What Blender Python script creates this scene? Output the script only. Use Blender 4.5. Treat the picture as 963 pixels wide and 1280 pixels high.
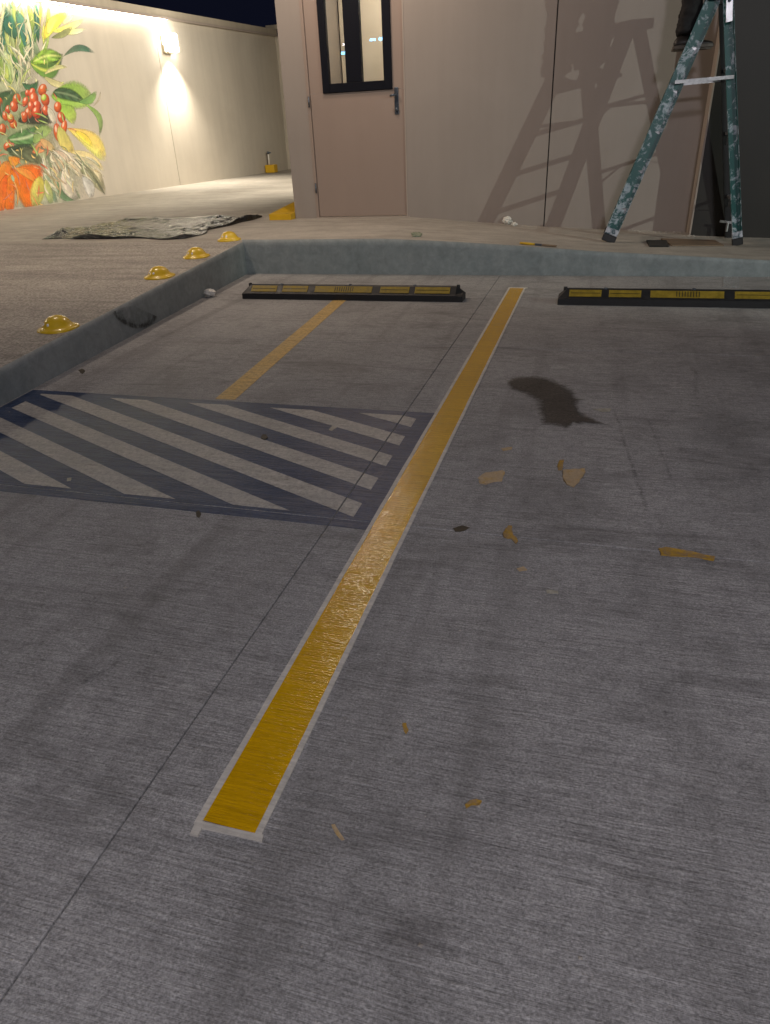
import bpy, bmesh, math, random
from mathutils import Vector, Matrix, noise
random.seed(7)
R = math.radians
for o in list(bpy.data.objects): bpy.data.objects.remove(o)
S = bpy.context.scene
C = S.collection

# ------------------------------------------------------------------ camera
F, CX, CY, H = 860.0, 481.5, 640.0, 1.125
PITCH, ROLL, YAW = R(28.758), R(-2.755), R(16.893)
def _basis():
    c, s = math.cos(ROLL), math.sin(ROLL)
    fw = Vector((0, math.cos(PITCH), -math.sin(PITCH)))
    dn = Vector((0, -math.sin(PITCH), -math.cos(PITCH)))
    rt = Vector((1, 0, 0))
    Y = Matrix.Rotation(YAW, 3, 'Z')
    return Y @ (rt*c - dn*s), Y @ (rt*s + dn*c), Y @ fw
RI, DI, FW = _basis()
cam = bpy.data.cameras.new('camera'); cam_o = bpy.data.objects.new('camera', cam); C.objects.link(cam_o)
cam.sensor_fit = 'VERTICAL'; cam.sensor_height = 36; cam.lens = 36*F/1280
cam.clip_start = .05; cam.clip_end = 500
M = Matrix((RI, -DI, -FW)).transposed().to_4x4(); M.translation = (0, 0, H)
cam_o.matrix_world = M
S.camera = cam_o

# ------------------------------------------------------------------ night sky
W = bpy.data.worlds.new('World'); S.world = W; W.use_nodes = True
nt = W.node_tree; bgn = nt.nodes['Background']
sky = nt.nodes.new('ShaderNodeTexSky'); sky.sky_type = 'NISHITA'; sky.sun_disc = False
sky.sun_elevation = R(-4.0); sky.sun_rotation = R(200)
night = nt.nodes.new('ShaderNodeMix'); night.data_type = 'RGBA'; night.inputs[0].default_value = .97
night.inputs[7].default_value = (.030, .036, .085, 1)
nt.links.new(sky.outputs[0], night.inputs[6]); nt.links.new(night.outputs[2], bgn.inputs[0]); bgn.inputs[1].default_value = 0.12

# ------------------------------------------------------------------ lamps of the place that stand outside the frame, and an added yard fill
def lamp(name, kind, loc, power, col, size=.1, target=None, spot=None, blend=.4):
    l = bpy.data.lights.new(name, kind); o = bpy.data.objects.new(name, l); C.objects.link(o)
    o.location = loc; l.energy = power; l.color = col
    if kind == 'AREA': l.size = size
    else: l.shadow_soft_size = size
    if spot: l.spot_size = spot; l.spot_blend = blend
    if target is not None:
        o.rotation_euler = (Vector(target)-Vector(loc)).to_track_quat('-Z', 'Y').to_euler()
    return o
lamp('street_lamp_light', 'SPOT', (-4.4, 5.0, 4.3), 300, (1, .81, .64), .22, (-4.0, 7.6, .3), R(150), .9)
lamp('shop_front_light', 'POINT', (1.5, -2.5, 3.9), 610, (.98, .93, 1), .3)
lamp('facade_lamp_light', 'POINT', (-2.42, 7.2, 3.5), 95, (1, .79, .62), .14)
lamp('work_floodlight', 'SPOT', (7.9, 1.7, 3.0), 1050, (.91, 1, .91), .012, (.2, 8.0, 1.2), R(42), .5)
lamp('added_yard_fill', 'SPOT', (-3.62, 13.2, 3.5), 1250, (1, .90, .74), .12, (-9.1, 13.5, 1.2), R(150), .8)  # added unseen light behind the building corner, evens out the mural wall
S.view_settings.view_transform = 'Standard'; S.view_settings.look = 'None'
S.cycles.transparent_max_bounces = 40
S.view_settings.exposure = 0; S.view_settings.gamma = 1

# ------------------------------------------------------------------ pixel -> place helpers
CAM = Vector((0, 0, H))
def ray(x, y): return RI*(x-CX) + DI*(y-CY) + FW*F
def g(x, y, z=0.0):
    r = ray(x, y); return CAM + r*((z-H)/r.z)
def onx(x, y, X): r = ray(x, y); return CAM + r*(X/r.x)
def ony(x, y, Y): r = ray(x, y); return CAM + r*(Y/r.y)
def interp(x, xs, ys):
    if x <= xs[0]: return ys[0]
    for i in range(len(xs)-1):
        if x <= xs[i+1]:
            t = (x-xs[i])/(xs[i+1]-xs[i]); return ys[i]*(1-t)+ys[i+1]*t
    return ys[-1]
YK, YW, XM, ZP = 6.31, 8.08, -9.1, .304
WX, WZ = [-2.03, -1.04, -.526, .133, .688, 1.69, 3.2, 7], [.304, .222, .183, .150, .122, .085, .05, .03]
KX, KZ = [-1.80, -1.2, -.67, .06, .69, 1.36, 3.2, 7], [.304, .276, .243, .190, .157, .120, .05, .03]
def plat_z(X, Y):
    t = min(1, max(0, (Y-YK)/(YW-YK)))
    return interp(X, KX, KZ)*(1-t) + interp(X, WX, WZ)*t
def drive_z(X, Y): return min(ZP, .2885+.0335*(Y-6.38))
def land(x, y, fn):
    z = .2
    for i in range(50):
        p = g(x, y, z); z = fn(p.x, p.y)
    return p
def kerb_x(Y): return -2.813 + (-3.184+2.813)*(Y-2.651)/(6.31-2.651)

# ------------------------------------------------------------------ node helpers
class NT:
    def __init__(s, name):
        s.m = bpy.data.materials.new(name); s.m.use_nodes = True
        s.t = s.m.node_tree; s.b = s.t.nodes['Principled BSDF']; s.out = s.t.nodes['Material Output']
    def n(s, ty, **kw):
        o = s.t.nodes.new(ty)
        for k, v in kw.items(): setattr(o, k, v)
        return o
    def l(s, a, b): s.t.links.new(a, b)
    def pos(s, sc=(1, 1, 1), obj=False, rot=(0, 0, 0)):
        src = s.n('ShaderNodeTexCoord').outputs['Object'] if obj else s.n('ShaderNodeNewGeometry').outputs['Position']
        mp = s.n('ShaderNodeMapping'); mp.inputs['Scale'].default_value = sc; mp.inputs['Rotation'].default_value = rot
        s.l(src, mp.inputs['Vector']); return mp.outputs[0]
    def noise(s, vec, scale, detail=5, rough=.55, dist=0):
        o = s.n('ShaderNodeTexNoise'); s.l(vec, o.inputs['Vector'])
        o.inputs['Scale'].default_value = scale; o.inputs['Detail'].default_value = detail
        o.inputs['Roughness'].default_value = rough; o.inputs['Distortion'].default_value = dist
        return o.outputs['Fac']
    def ramp(s, fac, stops, interp='LINEAR'):
        o = s.n('ShaderNodeValToRGB'); s.l(fac, o.inputs['Fac']); e = o.color_ramp.elements
        o.color_ramp.interpolation = interp
        while len(e) < len(stops): e.new(.5)
        for i, (p, c) in enumerate(stops):
            e[i].position = p
            e[i].color = (c, c, c, 1) if isinstance(c, (int, float)) else (*c, 1)
        return o.outputs['Color']
    def mix(s, fac, a, b, mode='MIX'):
        o = s.n('ShaderNodeMix', data_type='RGBA', blend_type=mode)
        for ix, v in ((0, fac), (6, a), (7, b)):
            sock = o.inputs[ix]
            if isinstance(v, (int, float)): sock.default_value = v if ix == 0 else (v, v, v, 1)
            elif isinstance(v, tuple): sock.default_value = (*v, 1)
            else: s.l(v, sock)
        return o.outputs[2]
    def math(s, op, a, b=0.0):
        o = s.n('ShaderNodeMath', operation=op)
        for sock, v in ((o.inputs[0], a), (o.inputs[1], b)):
            if isinstance(v, (int, float)): sock.default_value = v
            else: s.l(v, sock)
        return o.outputs[0]
    def bump(s, hgt, strength, dist, prev=None):
        o = s.n('ShaderNodeBump'); o.inputs['Strength'].default_value = strength; o.inputs['Distance'].default_value = dist
        s.l(hgt, o.inputs['Height'])
        if prev is not None: s.l(prev, o.inputs['Normal'])
        return o.outputs[0]
    def set(s, **kw):
        for k, v in kw.items():
            k = k.replace('_', ' ')
            sock = s.b.inputs[k]
            if isinstance(v, (int, float)): sock.default_value = v
            elif isinstance(v, tuple): sock.default_value = (*v, 1)
            else: s.l(v, sock)
        return s.m

def broom(nt, fine=1.0):
    """height field of a broomed concrete surface, strokes along X"""
    v = nt.pos((1, 1, 1))
    warp = nt.n('ShaderNodeVectorMath', operation='ADD'); nt.l(v, warp.inputs[0])
    w = nt.n('ShaderNodeTexNoise'); nt.l(v, w.inputs['Vector']); w.inputs['Scale'].default_value = 1.6
    sc = nt.n('ShaderNodeVectorMath', operation='SCALE'); nt.l(w.outputs['Color'], sc.inputs[0]); sc.inputs['Scale'].default_value = .03
    nt.l(sc.outputs[0], warp.inputs[1])
    def mp(s):
        m = nt.n('ShaderNodeMapping'); m.inputs['Scale'].default_value = s; nt.l(warp.outputs[0], m.inputs['Vector']); return m.outputs[0]
    a = nt.noise(mp((3.4, 125, 1)), 1, 4, .66)
    b = nt.noise(mp((14, 260, 1)), 1, 3, .7)
    c = nt.noise(mp((1, 1.5, 1)), 120, 4, .8)
    h = nt.math('ADD', nt.math('MULTIPLY', a, .6), nt.math('MULTIPLY', b, .35))
    return nt.math('ADD', h, nt.math('MULTIPLY', c, .35)), a, b, c

def mat_lot(name='lot_concrete', wet=False):
    nt = NT(name)
    h, a, b, c = broom(nt)
    p = nt.pos()
    big = nt.noise(p, .55, 6, .6, .4); mid = nt.noise(p, 2.6, 6, .65, .6)
    drag = nt.noise(nt.pos((.8, 3.2, 1), rot=(0, 0, .15)), 1.6, 6, .7, .8)
    gr = nt.noise(p, 26, 6, .8, .4); sp = nt.noise(p, 210, 3, .8)
    col = nt.ramp(big, [(.25, (.245, .242, .240)), (.5, (.315, .310, .305)), (.75, (.37, .362, .353))])
    col = nt.mix(.6, col, nt.ramp(mid, [(.3, .55), (.5, 1.), (.72, 1.18)]), 'MULTIPLY')
    bm_ = nt.ramp(nt.noise(nt.pos((1, 1.6, 1)), 2.1, 4, .6), [(.34, .35), (.62, 1.)])
    col = nt.mix(bm_, col, nt.ramp(a, [(.34, .74), (.5, 1.), (.66, 1.19)]), 'MULTIPLY')
    col = nt.mix(bm_, col, nt.ramp(b, [(.34, .72), (.5, 1.), (.66, 1.24)]), 'MULTIPLY')
    col = nt.mix(.42, col, nt.ramp(gr, [(.34, .5), (.5, 1.), (.68, 1.25)]), 'MULTIPLY')
    col = nt.mix(.65, col, nt.ramp(c, [(.34, .45), (.5, 1.), (.68, 1.45)]), 'MULTIPLY')
    col = nt.mix(.55, col, nt.ramp(sp, [(.34, .4), (.5, 1.), (.68, 1.6)]), 'MULTIPLY')
    # dirt dragged about by tyres
    col = nt.mix(nt.ramp(drag, [(.54, 0.), (.72, .55)]), col, (.085, .08, .078))
    tl = nt.noise(nt.pos((5.5, .22, 1), rot=(0, 0, -.04)), 1, 4, .6, .25)
    col = nt.mix(nt.ramp(tl, [(.54, 0.), (.75, .42)]), col, (.10, .095, .09))
    # small dark drips and light specks
    vo = nt.n('ShaderNodeTexVoronoi'); nt.l(nt.pos((1, 1.4, 1)), vo.inputs['Vector']); vo.inputs['Scale'].default_value = 5.5
    col = nt.mix(nt.ramp(nt.math('ADD', vo.outputs['Distance'], nt.math('MULTIPLY', c, .16)), [(.09, .55), (.125, 0.)]), col, (.05, .045, .042))
    rough = nt.ramp(mid, [(.3, .62), (.7, .85)])
    if wet:
        col = nt.mix(1., col, (.22, .19, .165), 'MULTIPLY'); rough = .42
        at = nt.n('ShaderNodeAttribute', attribute_name='edge')
        e = nt.math('ADD', at.outputs['Fac'], nt.math('MULTIPLY', nt.math('SUBTRACT', nt.noise(nt.pos((1, 3.4, 1)), 26, 5, .7), .5), 1.5))
        nt.set(Alpha=nt.math('MULTIPLY', nt.ramp(e, [(.08, 0.), (.80, .95)]), nt.ramp(nt.noise(nt.pos((1, 2.2, 1)), 55, 4, .75), [(.36, .55), (.52, 1.)])))
    return nt.set(Base_Color=col, Roughness=rough, Normal=nt.bump(h, .75 if not wet else .4, .006), Specular_IOR_Level=.35)

def mat_platform():
    nt = NT('platform_concrete'); p = nt.pos()
    big = nt.noise(p, .9, 6, .6, .3); mid = nt.noise(p, 6, 5, .7); c = nt.noise(p, 130, 3, .75)
    st = nt.noise(nt.pos((1.2, 9, 1), rot=(0, 0, .5)), 1, 5, .6, .4)
    col = nt.ramp(big, [(.3, (.32, .29, .25)), (.7, (.46, .425, .375))])
    col = nt.mix(.45, col, nt.ramp(mid, [(.3, .6), (.7, 1.15)]), 'MULTIPLY')
    col = nt.mix(.45, col, nt.ramp(st, [(.35, .6), (.6, 1.1)]), 'MULTIPLY')
    col = nt.mix(.5, col, nt.ramp(c, [(.3, .55), (.5, 1.), (.7, 1.3)]), 'MULTIPLY')
    return nt.set(Base_Color=col, Roughness=.72, Normal=nt.bump(nt.math('ADD', c, nt.math('MULTIPLY', mid, .5)), .4, .004))

def mat_drive():
    nt = NT('exposed_aggregate_concrete'); p = nt.pos()
    big = nt.noise(p, .7, 6, .6, .3)
    vo = nt.n('ShaderNodeTexVoronoi'); nt.l(p, vo.inputs['Vector']); vo.inputs['Scale'].default_value = 95
    vc = nt.n('ShaderNodeRGBToBW'); nt.l(vo.outputs['Color'], vc.inputs[0])
    c = nt.noise(p, 60, 4, .75); st = nt.noise(nt.pos((.5, 5, 1), rot=(0, 0, .35)), 1.4, 6, .65, .5)
    col = nt.ramp(big, [(.3, (.29, .265, .24)), (.7, (.42, .388, .35))])
    col = nt.mix(.5, col, nt.ramp(vc.outputs[0], [(.15, .35), (.5, .95), (.85, 1.7)]), 'MULTIPLY')
    col = nt.mix(.5, col, nt.ramp(c, [(.3, .6), (.7, 1.3)]), 'MULTIPLY')
    col = nt.mix(.55, col, nt.ramp(st, [(.36, .5), (.6, 1.1)]), 'MULTIPLY')
    return nt.set(Base_Color=col, Roughness=.75, Normal=nt.bump(nt.math('ADD', vo.outputs['Distance'], c), .6, .004))

def mat_kerb():
    nt = NT('grey_blue_kerb_paint'); p = nt.pos()
    big = nt.noise(p, 2.2, 6, .65, .5); c = nt.noise(p, 55, 4, .7)
    v = nt.noise(nt.pos((5, 5, 1)), 1.5, 5, .6)
    col = nt.ramp(big, [(.3, (.20, .232, .236)), (.7, (.275, .30, .30))])
    col = nt.mix(.18, col, nt.ramp(v, [(.35, .6), (.65, 1.15)]), 'MULTIPLY')
    col = nt.mix(.45, col, nt.ramp(nt.noise(p, 14, 6, .75, .5), [(.35, .55), (.65, 1.2)]), 'MULTIPLY')
    col = nt.mix(nt.ramp(nt.noise(p, 9, 6, .75), [(.66, 0.), (.74, .6)]), col, (.28, .28, .26))
    return nt.set(Base_Color=col, Roughness=.6, Normal=nt.bump(nt.math('ADD', big, nt.math('MULTIPLY', c, .3)), .35, .006))

def mat_render(name, c1, c2, rough=.7, streak=.25, bump=.2):
    nt = NT(name); p = nt.pos()
    big = nt.noise(p, .8, 6, .6, .4); c = nt.noise(p, 45, 4, .6); v = nt.noise(nt.pos((6, 6, .5)), 1, 5, .6)
    col = nt.ramp(big, [(.3, c1), (.7, c2)])
    col = nt.mix(streak, col, nt.ramp(v, [(.3, .72), (.7, 1.08)]), 'MULTIPLY')
    return nt.set(Base_Color=col, Roughness=rough, Normal=nt.bump(nt.math('ADD', c, nt.math('MULTIPLY', big, 2.)), bump, .003))

def mat_plain(name, col, rough=.5, metal=0., var=.25, scale=14, bump=.1, coat=0.):
    nt = NT(name); p = nt.pos(obj=True)
    n1 = nt.noise(p, scale, 5, .65)
    cc = nt.mix(var, col, nt.ramp(n1, [(.3, .45), (.7, 1.3)]), 'MULTIPLY')
    return nt.set(Base_Color=cc, Roughness=nt.ramp(n1, [(.3, max(.05, rough-.1)), (.7, min(1, rough+.1))]), Metallic=metal,
                  Normal=nt.bump(n1, bump, .002), Coat_Weight=coat)

def mat_paint(name, col, rough, worn, worn_col=(.15, .14, .135), gloss=.5, bump=.5, coat=0.):
    nt = NT(name); h, a, b, c = broom(nt); p = nt.pos()
    n1 = nt.noise(p, 3.2, 6, .7, .5); s1 = nt.noise(nt.pos((5, 34, 1)), 1, 5, .75, .3); s2 = nt.noise(p, 48, 4, .8)
    cc = nt.mix(.45, col, nt.ramp(n1, [(.3, .7), (.7, 1.15)]), 'MULTIPLY')
    cc = nt.mix(.8 if bump < 1 else .3, cc, nt.ramp(a, [(.34, .5), (.5, 1.), (.66, 1.35)]), 'MULTIPLY')
    cc = nt.mix(.5 if bump < 1 else .2, cc, nt.ramp(s1, [(.34, .55), (.5, 1.), (.68, 1.3)]), 'MULTIPLY')
    cc = nt.mix(.8 if bump < 1 else .15, cc, nt.ramp(s2, [(.34, .5), (.5, 1.), (.68, 1.35)]), 'MULTIPLY')
    if bump >= .9:
        h = nt.math('ADD', nt.math('MULTIPLY', nt.noise(nt.pos((16, 190, 1)), 1, 2, .55, .2), 1.), nt.math('MULTIPLY', nt.noise(nt.pos((70, 230, 1)), 1, 1.5, .5), .45))
    else: h = nt.math('ADD', nt.math('MULTIPLY', h, .7), nt.math('MULTIPLY', s1, .6))
    w = nt.math('ADD', nt.math('MULTIPLY', a, .55), nt.math('ADD', nt.math('MULTIPLY', n1, .3), nt.math('MULTIPLY', c, .3)))
    cc = nt.mix(nt.ramp(w, [(.60-.18*worn, 0.), (.74-.18*worn, min(1, worn*1.4))]), cc, worn_col)
    return nt.set(Base_Color=cc, Roughness=rough, Normal=nt.bump(h, bump, (.0018 if bump >= 1 else .0022 if bump >= .9 else .004)), Specular_IOR_Level=gloss, Coat_Weight=coat, Coat_Roughness=.12)

def mat_emit(name, col, s):
    nt = NT(name); p = nt.pos(obj=True)
    return nt.set(Base_Color=(.8, .8, .8), Emission_Color=col, Emission_Strength=s, Roughness=.4)

def mat_vcol(name, rough=.75):
    nt = NT(name); at = nt.n('ShaderNodeAttribute', attribute_name='Col'); p = nt.pos()
    n1 = nt.noise(nt.pos((1, 1, 1)), 7, 5, .7, 1.); n2 = nt.noise(nt.pos((1, 3, .7)), 22, 4, .6)
    col = nt.mix(.55, at.outputs['Color'], nt.ramp(n1, [(.3, .6), (.5, 1.), (.7, 1.35)]), 'MULTIPLY')
    col = nt.mix(.35, col, nt.ramp(n2, [(.3, .6), (.7, 1.3)]), 'MULTIPLY')
    al = nt.n('ShaderNodeAttribute', attribute_name='soft')
    f = nt.math('ADD', al.outputs['Fac'], nt.math('MULTIPLY', nt.math('SUBTRACT', n2, .5), .9))
    return nt.set(Base_Color=col, Roughness=rough, Normal=nt.bump(n2, .1, .002), Alpha=nt.ramp(f, [(.1, 0.), (.75, 1.)]))

MAT = dict(
    lot=mat_lot(), wet=mat_lot('wet_concrete', True), plat=mat_platform(), drive=mat_drive(), kerb=mat_kerb(),
    facade=mat_render('facade_paint', (.285, .247, .218), (.322, .280, .248), .6, .2, .12),
    door=mat_render('door_paint', (.30, .232, .195), (.325, .253, .213), .42, .12, .05),
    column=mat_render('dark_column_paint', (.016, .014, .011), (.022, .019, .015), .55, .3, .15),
    trim=mat_render('pale_edge_trim', (.36, .30, .26), (.40, .34, .29), .6, .3),
    boundary=mat_render('boundary_wall_render', (.52, .47, .395), (.60, .55, .465), .75, .2, .25),
    coping=mat_render('coping_render', (.42, .37, .29), (.50, .44, .35), .75, .3),
    ground=mat_render('ground_soil', (.05, .045, .04), (.09, .08, .07), .9),
    blue=mat_paint('blue_bay_paint', (.008, .034, .105), .40, .42, (.13, .14, .16), .25, .9),
    white=mat_paint('white_stripe_paint', (.52, .495, .445), .5, .50, (.22, .22, .22), .25, .9),
    yold=mat_paint('old_yellow_paint', (.62, .42, .15), .6, .40, (.36, .28, .17), .25, .9),
    yfresh=mat_paint('fresh_wet_yellow_paint', (.60, .335, .003), .14, 0., gloss=.36, bump=1.0, coat=.0),
    rubber=mat_plain('black_rubber', (.012, .012, .013), .55, var=.5, scale=30, bump=.3),
    yplate=mat_plain('yellow_reflector_plate', (.26, .18, .012), .6, var=.6, scale=24, bump=.2),
    dome=mat_plain('yellow_dome_enamel', (.70, .46, .02), .35, var=.25, scale=18, bump=.1, coat=.3),
    reflector=mat_plain('dome_reflector_glass', (.9, .88, .82), .12, var=.05),
    yellow=mat_plain('yellow_block_paint', (.62, .37, .01), .5, var=.2, scale=9),
    whiteplastic=mat_plain('white_plastic', (.7, .68, .62), .45, var=.15),
    black=mat_plain('black_window_frame', (.004, .005, .010), .6, var=.2),
    steel=mat_plain('grey_steel', (.13, .15, .18), .35, .8, var=.3, scale=30),
    alu=mat_plain('aluminium', (.55, .55, .56), .38, .9, var=.4, scale=30),
    seam=mat_plain('dark_joint_filler', (.02, .018, .016), .9),
    cream=mat_render('room_paint', (.62, .55, .45), (.68, .60, .50), .8, .1),
    lampbody=mat_plain('bronze_lamp_housing', (.42, .37, .26), .5, .3),
    led=mat_emit('led_strip_glow', (1, .89, .70), 62),
    lens=mat_emit('sconce_lens_glow', (1, .96, .86), 20),
    sign=mat_emit('cyan_sign_tubes', (.10, .55, 1), 26),
    signw=mat_emit('white_sign_tubes', (.9, .85, 1), 16),
    jeans=mat_plain('dark_trousers', (.007, .006, .007), .85, var=.5, scale=22, bump=.5),
    shirt=mat_plain('dark_shirt', (.03, .028, .03), .85, var=.4, scale=22, bump=.4),
    skin=mat_plain('skin', (.36, .20, .13), .5, var=.15, scale=30),
    hair=mat_plain('dark_hair', (.012, .009, .007), .6, var=.4, scale=60, bump=.5),
    shoe=mat_plain('black_shoe', (.016, .013, .011), .5, var=.5, scale=30, bump=.2),
    sole=mat_plain('shoe_sole', (.10, .085, .07), .7, var=.4),
    wood=mat_plain('timber', (.20, .14, .09), .7, var=.5, scale=30),
)
def tape_mat(name, col, a=.9):
    nt = NT(name); h, A, b, c = broom(nt)
    n1 = nt.noise(nt.pos(), 24, 5, .7)
    cc = nt.mix(.5, col, nt.ramp(n1, [(.3, .55), (.7, 1.25)]), 'MULTIPLY')
    cc = nt.mix(.4, cc, nt.ramp(A, [(.35, .6), (.65, 1.25)]), 'MULTIPLY')
    return nt.set(Base_Color=cc, Roughness=.6, Normal=nt.bump(h, .4, .003))
MAT['black'].node_tree.nodes['Principled BSDF'].inputs['Specular IOR Level'].default_value = .15
MAT['tape'] = tape_mat('masking_tape', (.58, .55, .49))
def scrap_mat(name, c1, c2, th=.5):
    nt = NT(name); n1 = nt.noise(nt.pos(), 38, 5, .7, .6); n2 = nt.noise(nt.pos(), 90, 4, .7)
    cc = nt.mix(nt.ramp(n1, [(th-.06, 0.), (th+.06, 1.)]), c1, c2)
    cc = nt.mix(.4, cc, nt.ramp(n2, [(.3, .6), (.7, 1.2)]), 'MULTIPLY')
    return nt.set(Base_Color=cc, Roughness=.6, Normal=nt.bump(n1, .3, .003))
MAT['tapescrap'] = scrap_mat('torn_tape_tan', (.44, .33, .20), (.46, .31, .11), .58)
MAT['yscrap'] = scrap_mat('torn_tape_yellow', (.42, .25, .03), (.30, .20, .09), .5)
MAT['palescrap'] = scrap_mat('pale_scrap', (.42, .40, .33), (.32, .30, .24))
MAT['leaf'] = scrap_mat('dry_dark_leaf', (.03, .022, .014), (.05, .04, .02))
MAT['greenpaper'] = scrap_mat('green_paper', (.16, .21, .13), (.30, .32, .25))
def plastic_film():
    nt = NT('clear_tape_film'); n1 = nt.noise(nt.pos(), 40, 4, .7, .5)
    return nt.set(Base_Color=(.5, .5, .5), Roughness=.25, Alpha=nt.ramp(n1, [(.4, .12), (.65, .75)]), Normal=nt.bump(n1, .6, .004))
MAT['film'] = plastic_film()
def mat_tarp():
    nt = NT('black_plastic_sheet'); p = nt.pos()
    n1 = nt.noise(p, 7, 6, .6, 1.2); n2 = nt.noise(p, 26, 5, .6, .8)
    vo = nt.n('ShaderNodeTexVoronoi', feature='DISTANCE_TO_EDGE'); nt.l(nt.pos((1, 1, 1)), vo.inputs['Vector']); vo.inputs['Scale'].default_value = 9
    h = nt.math('ADD', nt.math('ADD', n1, nt.math('MULTIPLY', n2, .35)), nt.math('MULTIPLY', vo.outputs['Distance'], .6))
    dust = nt.ramp(n2, [(.5, (.005, .005, .006)), (.85, (.03, .027, .024))])
    return nt.set(Base_Color=dust, Roughness=.2, Specular_IOR_Level=.5, Normal=nt.bump(h, .9, .03))
MAT['tarp'] = mat_tarp()
def mat_ladder():
    nt = NT('green_ladder_paint_splashed'); p = nt.pos(obj=True)
    n1 = nt.noise(p, 13, 6, .62, 1.2); n2 = nt.noise(p, 30, 5, .7, .6)
    f = nt.math('ADD', nt.math('MULTIPLY', n1, .55), nt.math('ADD', nt.math('MULTIPLY', n2, .15), nt.math('MULTIPLY', nt.noise(p, 4.5, 3, .5), .3)))
    col = nt.mix(nt.ramp(f, [(.497, 0.), (.55, .9)]), (.004, .08, .073), nt.mix(nt.ramp(n2, [(.35, 0.), (.65, 1.)]), (.24, .30, .35), (.48, .53, .57)))
    col = nt.mix(nt.ramp(n2, [(.30, .7), (.40, 0.)]), col, (.004, .03, .035))
    return nt.set(Base_Color=col, Roughness=.45, Normal=nt.bump(f, .3, .003))
MAT['ladder'] = mat_ladder()
def mat_cap():
    nt = NT('ladder_cap_paint_covered'); p = nt.pos(obj=True); n1 = nt.noise(p, 22, 6, .7, .8)
    return nt.set(Base_Color=nt.ramp(n1, [(.38, (.05, .09, .11)), (.5, (.40, .42, .48)), (.7, (.58, .60, .66))]), Roughness=.5, Normal=nt.bump(n1, .3, .003))
MAT['cap'] = mat_cap()
def mat_glass():
    nt = NT('window_glass')
    tr = nt.n('ShaderNodeBsdfTransparent'); tr.inputs[0].default_value = (.93, .95, .93, 1)
    gl = nt.n('ShaderNodeBsdfGlossy'); gl.inputs['Roughness'].default_value = .01
    fr = nt.n('ShaderNodeFresnel'); fr.inputs[0].default_value = 1.52
    mx = nt.n('ShaderNodeMixShader'); nt.l(nt.math('MULTIPLY', fr.outputs[0], 1.7), mx.inputs[0]); nt.l(tr.outputs[0], mx.inputs[1]); nt.l(gl.outputs[0], mx.inputs[2])
    nt.l(mx.outputs[0], nt.out.inputs[0]); return nt.m
MAT['glass'] = mat_glass()
MAT['mural'] = mat_vcol('mural_paint')

# ------------------------------------------------------------------ mesh helpers
def link(name, me, mat, parent=None):
    o = bpy.data.objects.new(name, me); C.objects.link(o)
    if mat is not None and not me.materials: me.materials.append(MAT[mat] if isinstance(mat, str) else mat)
    if parent is not None: o.parent = parent
    return o
def obj(name, bm, mat, parent=None, smooth=False):
    bmesh.ops.recalc_face_normals(bm, faces=bm.faces)
    me = bpy.data.meshes.new(name); bm.to_mesh(me); bm.free()
    if smooth:
        for p in me.polygons: p.use_smooth = True
    return link(name, me, mat, parent)
def empty(name, loc=(0, 0, 0)):
    o = bpy.data.objects.new(name, None); C.objects.link(o); o.location = loc; o.empty_display_size = .1
    return o
def tag(o, label=None, cat=None, group=None, kind=None):
    if label: o['label'] = label
    if cat: o['category'] = cat
    if group: o['group'] = group
    if kind: o['kind'] = kind
    return o
def keep(o, parent):          # parent an object built in world coordinates
    o.parent = parent; o.matrix_parent_inverse = Matrix.Translation(-Vector(parent.location)); return o
def box(bm, a, b, bev=0.0):
    x0, y0, z0 = a; x1, y1, z1 = b
    t = bmesh.new()
    vs = [t.verts.new(v) for v in ((x0,y0,z0),(x1,y0,z0),(x1,y1,z0),(x0,y1,z0),(x0,y0,z1),(x1,y0,z1),(x1,y1,z1),(x0,y1,z1))]
    for f in ((0,3,2,1),(4,5,6,7),(0,1,5,4),(1,2,6,5),(2,3,7,6),(3,0,4,7)): t.faces.new([vs[i] for i in f])
    if bev: bmesh.ops.bevel(t, geom=t.edges[:], offset=bev, segments=2, affect='EDGES', profile=.5)
    merge(bm, t)
def merge(bm, t):
    me = bpy.data.meshes.new('tmp'); t.to_mesh(me); t.free(); bm.from_mesh(me); bpy.data.meshes.remove(me)
def prism(bm, poly, z0, z1, bev=0):
    """poly: list of (x,y); z0/z1 numbers or functions"""
    f0 = z0 if callable(z0) else (lambda x, y: z0)
    f1 = z1 if callable(z1) else (lambda x, y: z1)
    t = bmesh.new()
    lo = [t.verts.new((x, y, f0(x, y))) for x, y in poly]; hi = [t.verts.new((x, y, f1(x, y))) for x, y in poly]
    n = len(poly); t.faces.new(hi); t.faces.new(lo[::-1])
    for i in range(n): t.faces.new((lo[i], lo[(i+1) % n], hi[(i+1) % n], hi[i]))
    if bev:
        bmesh.ops.recalc_face_normals(t, faces=t.faces)
        bmesh.ops.bevel(t, geom=[e for e in t.edges if all(v in hi for v in e.verts)], offset=bev, segments=2, affect='EDGES', profile=.5)
    merge(bm, t)
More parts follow.
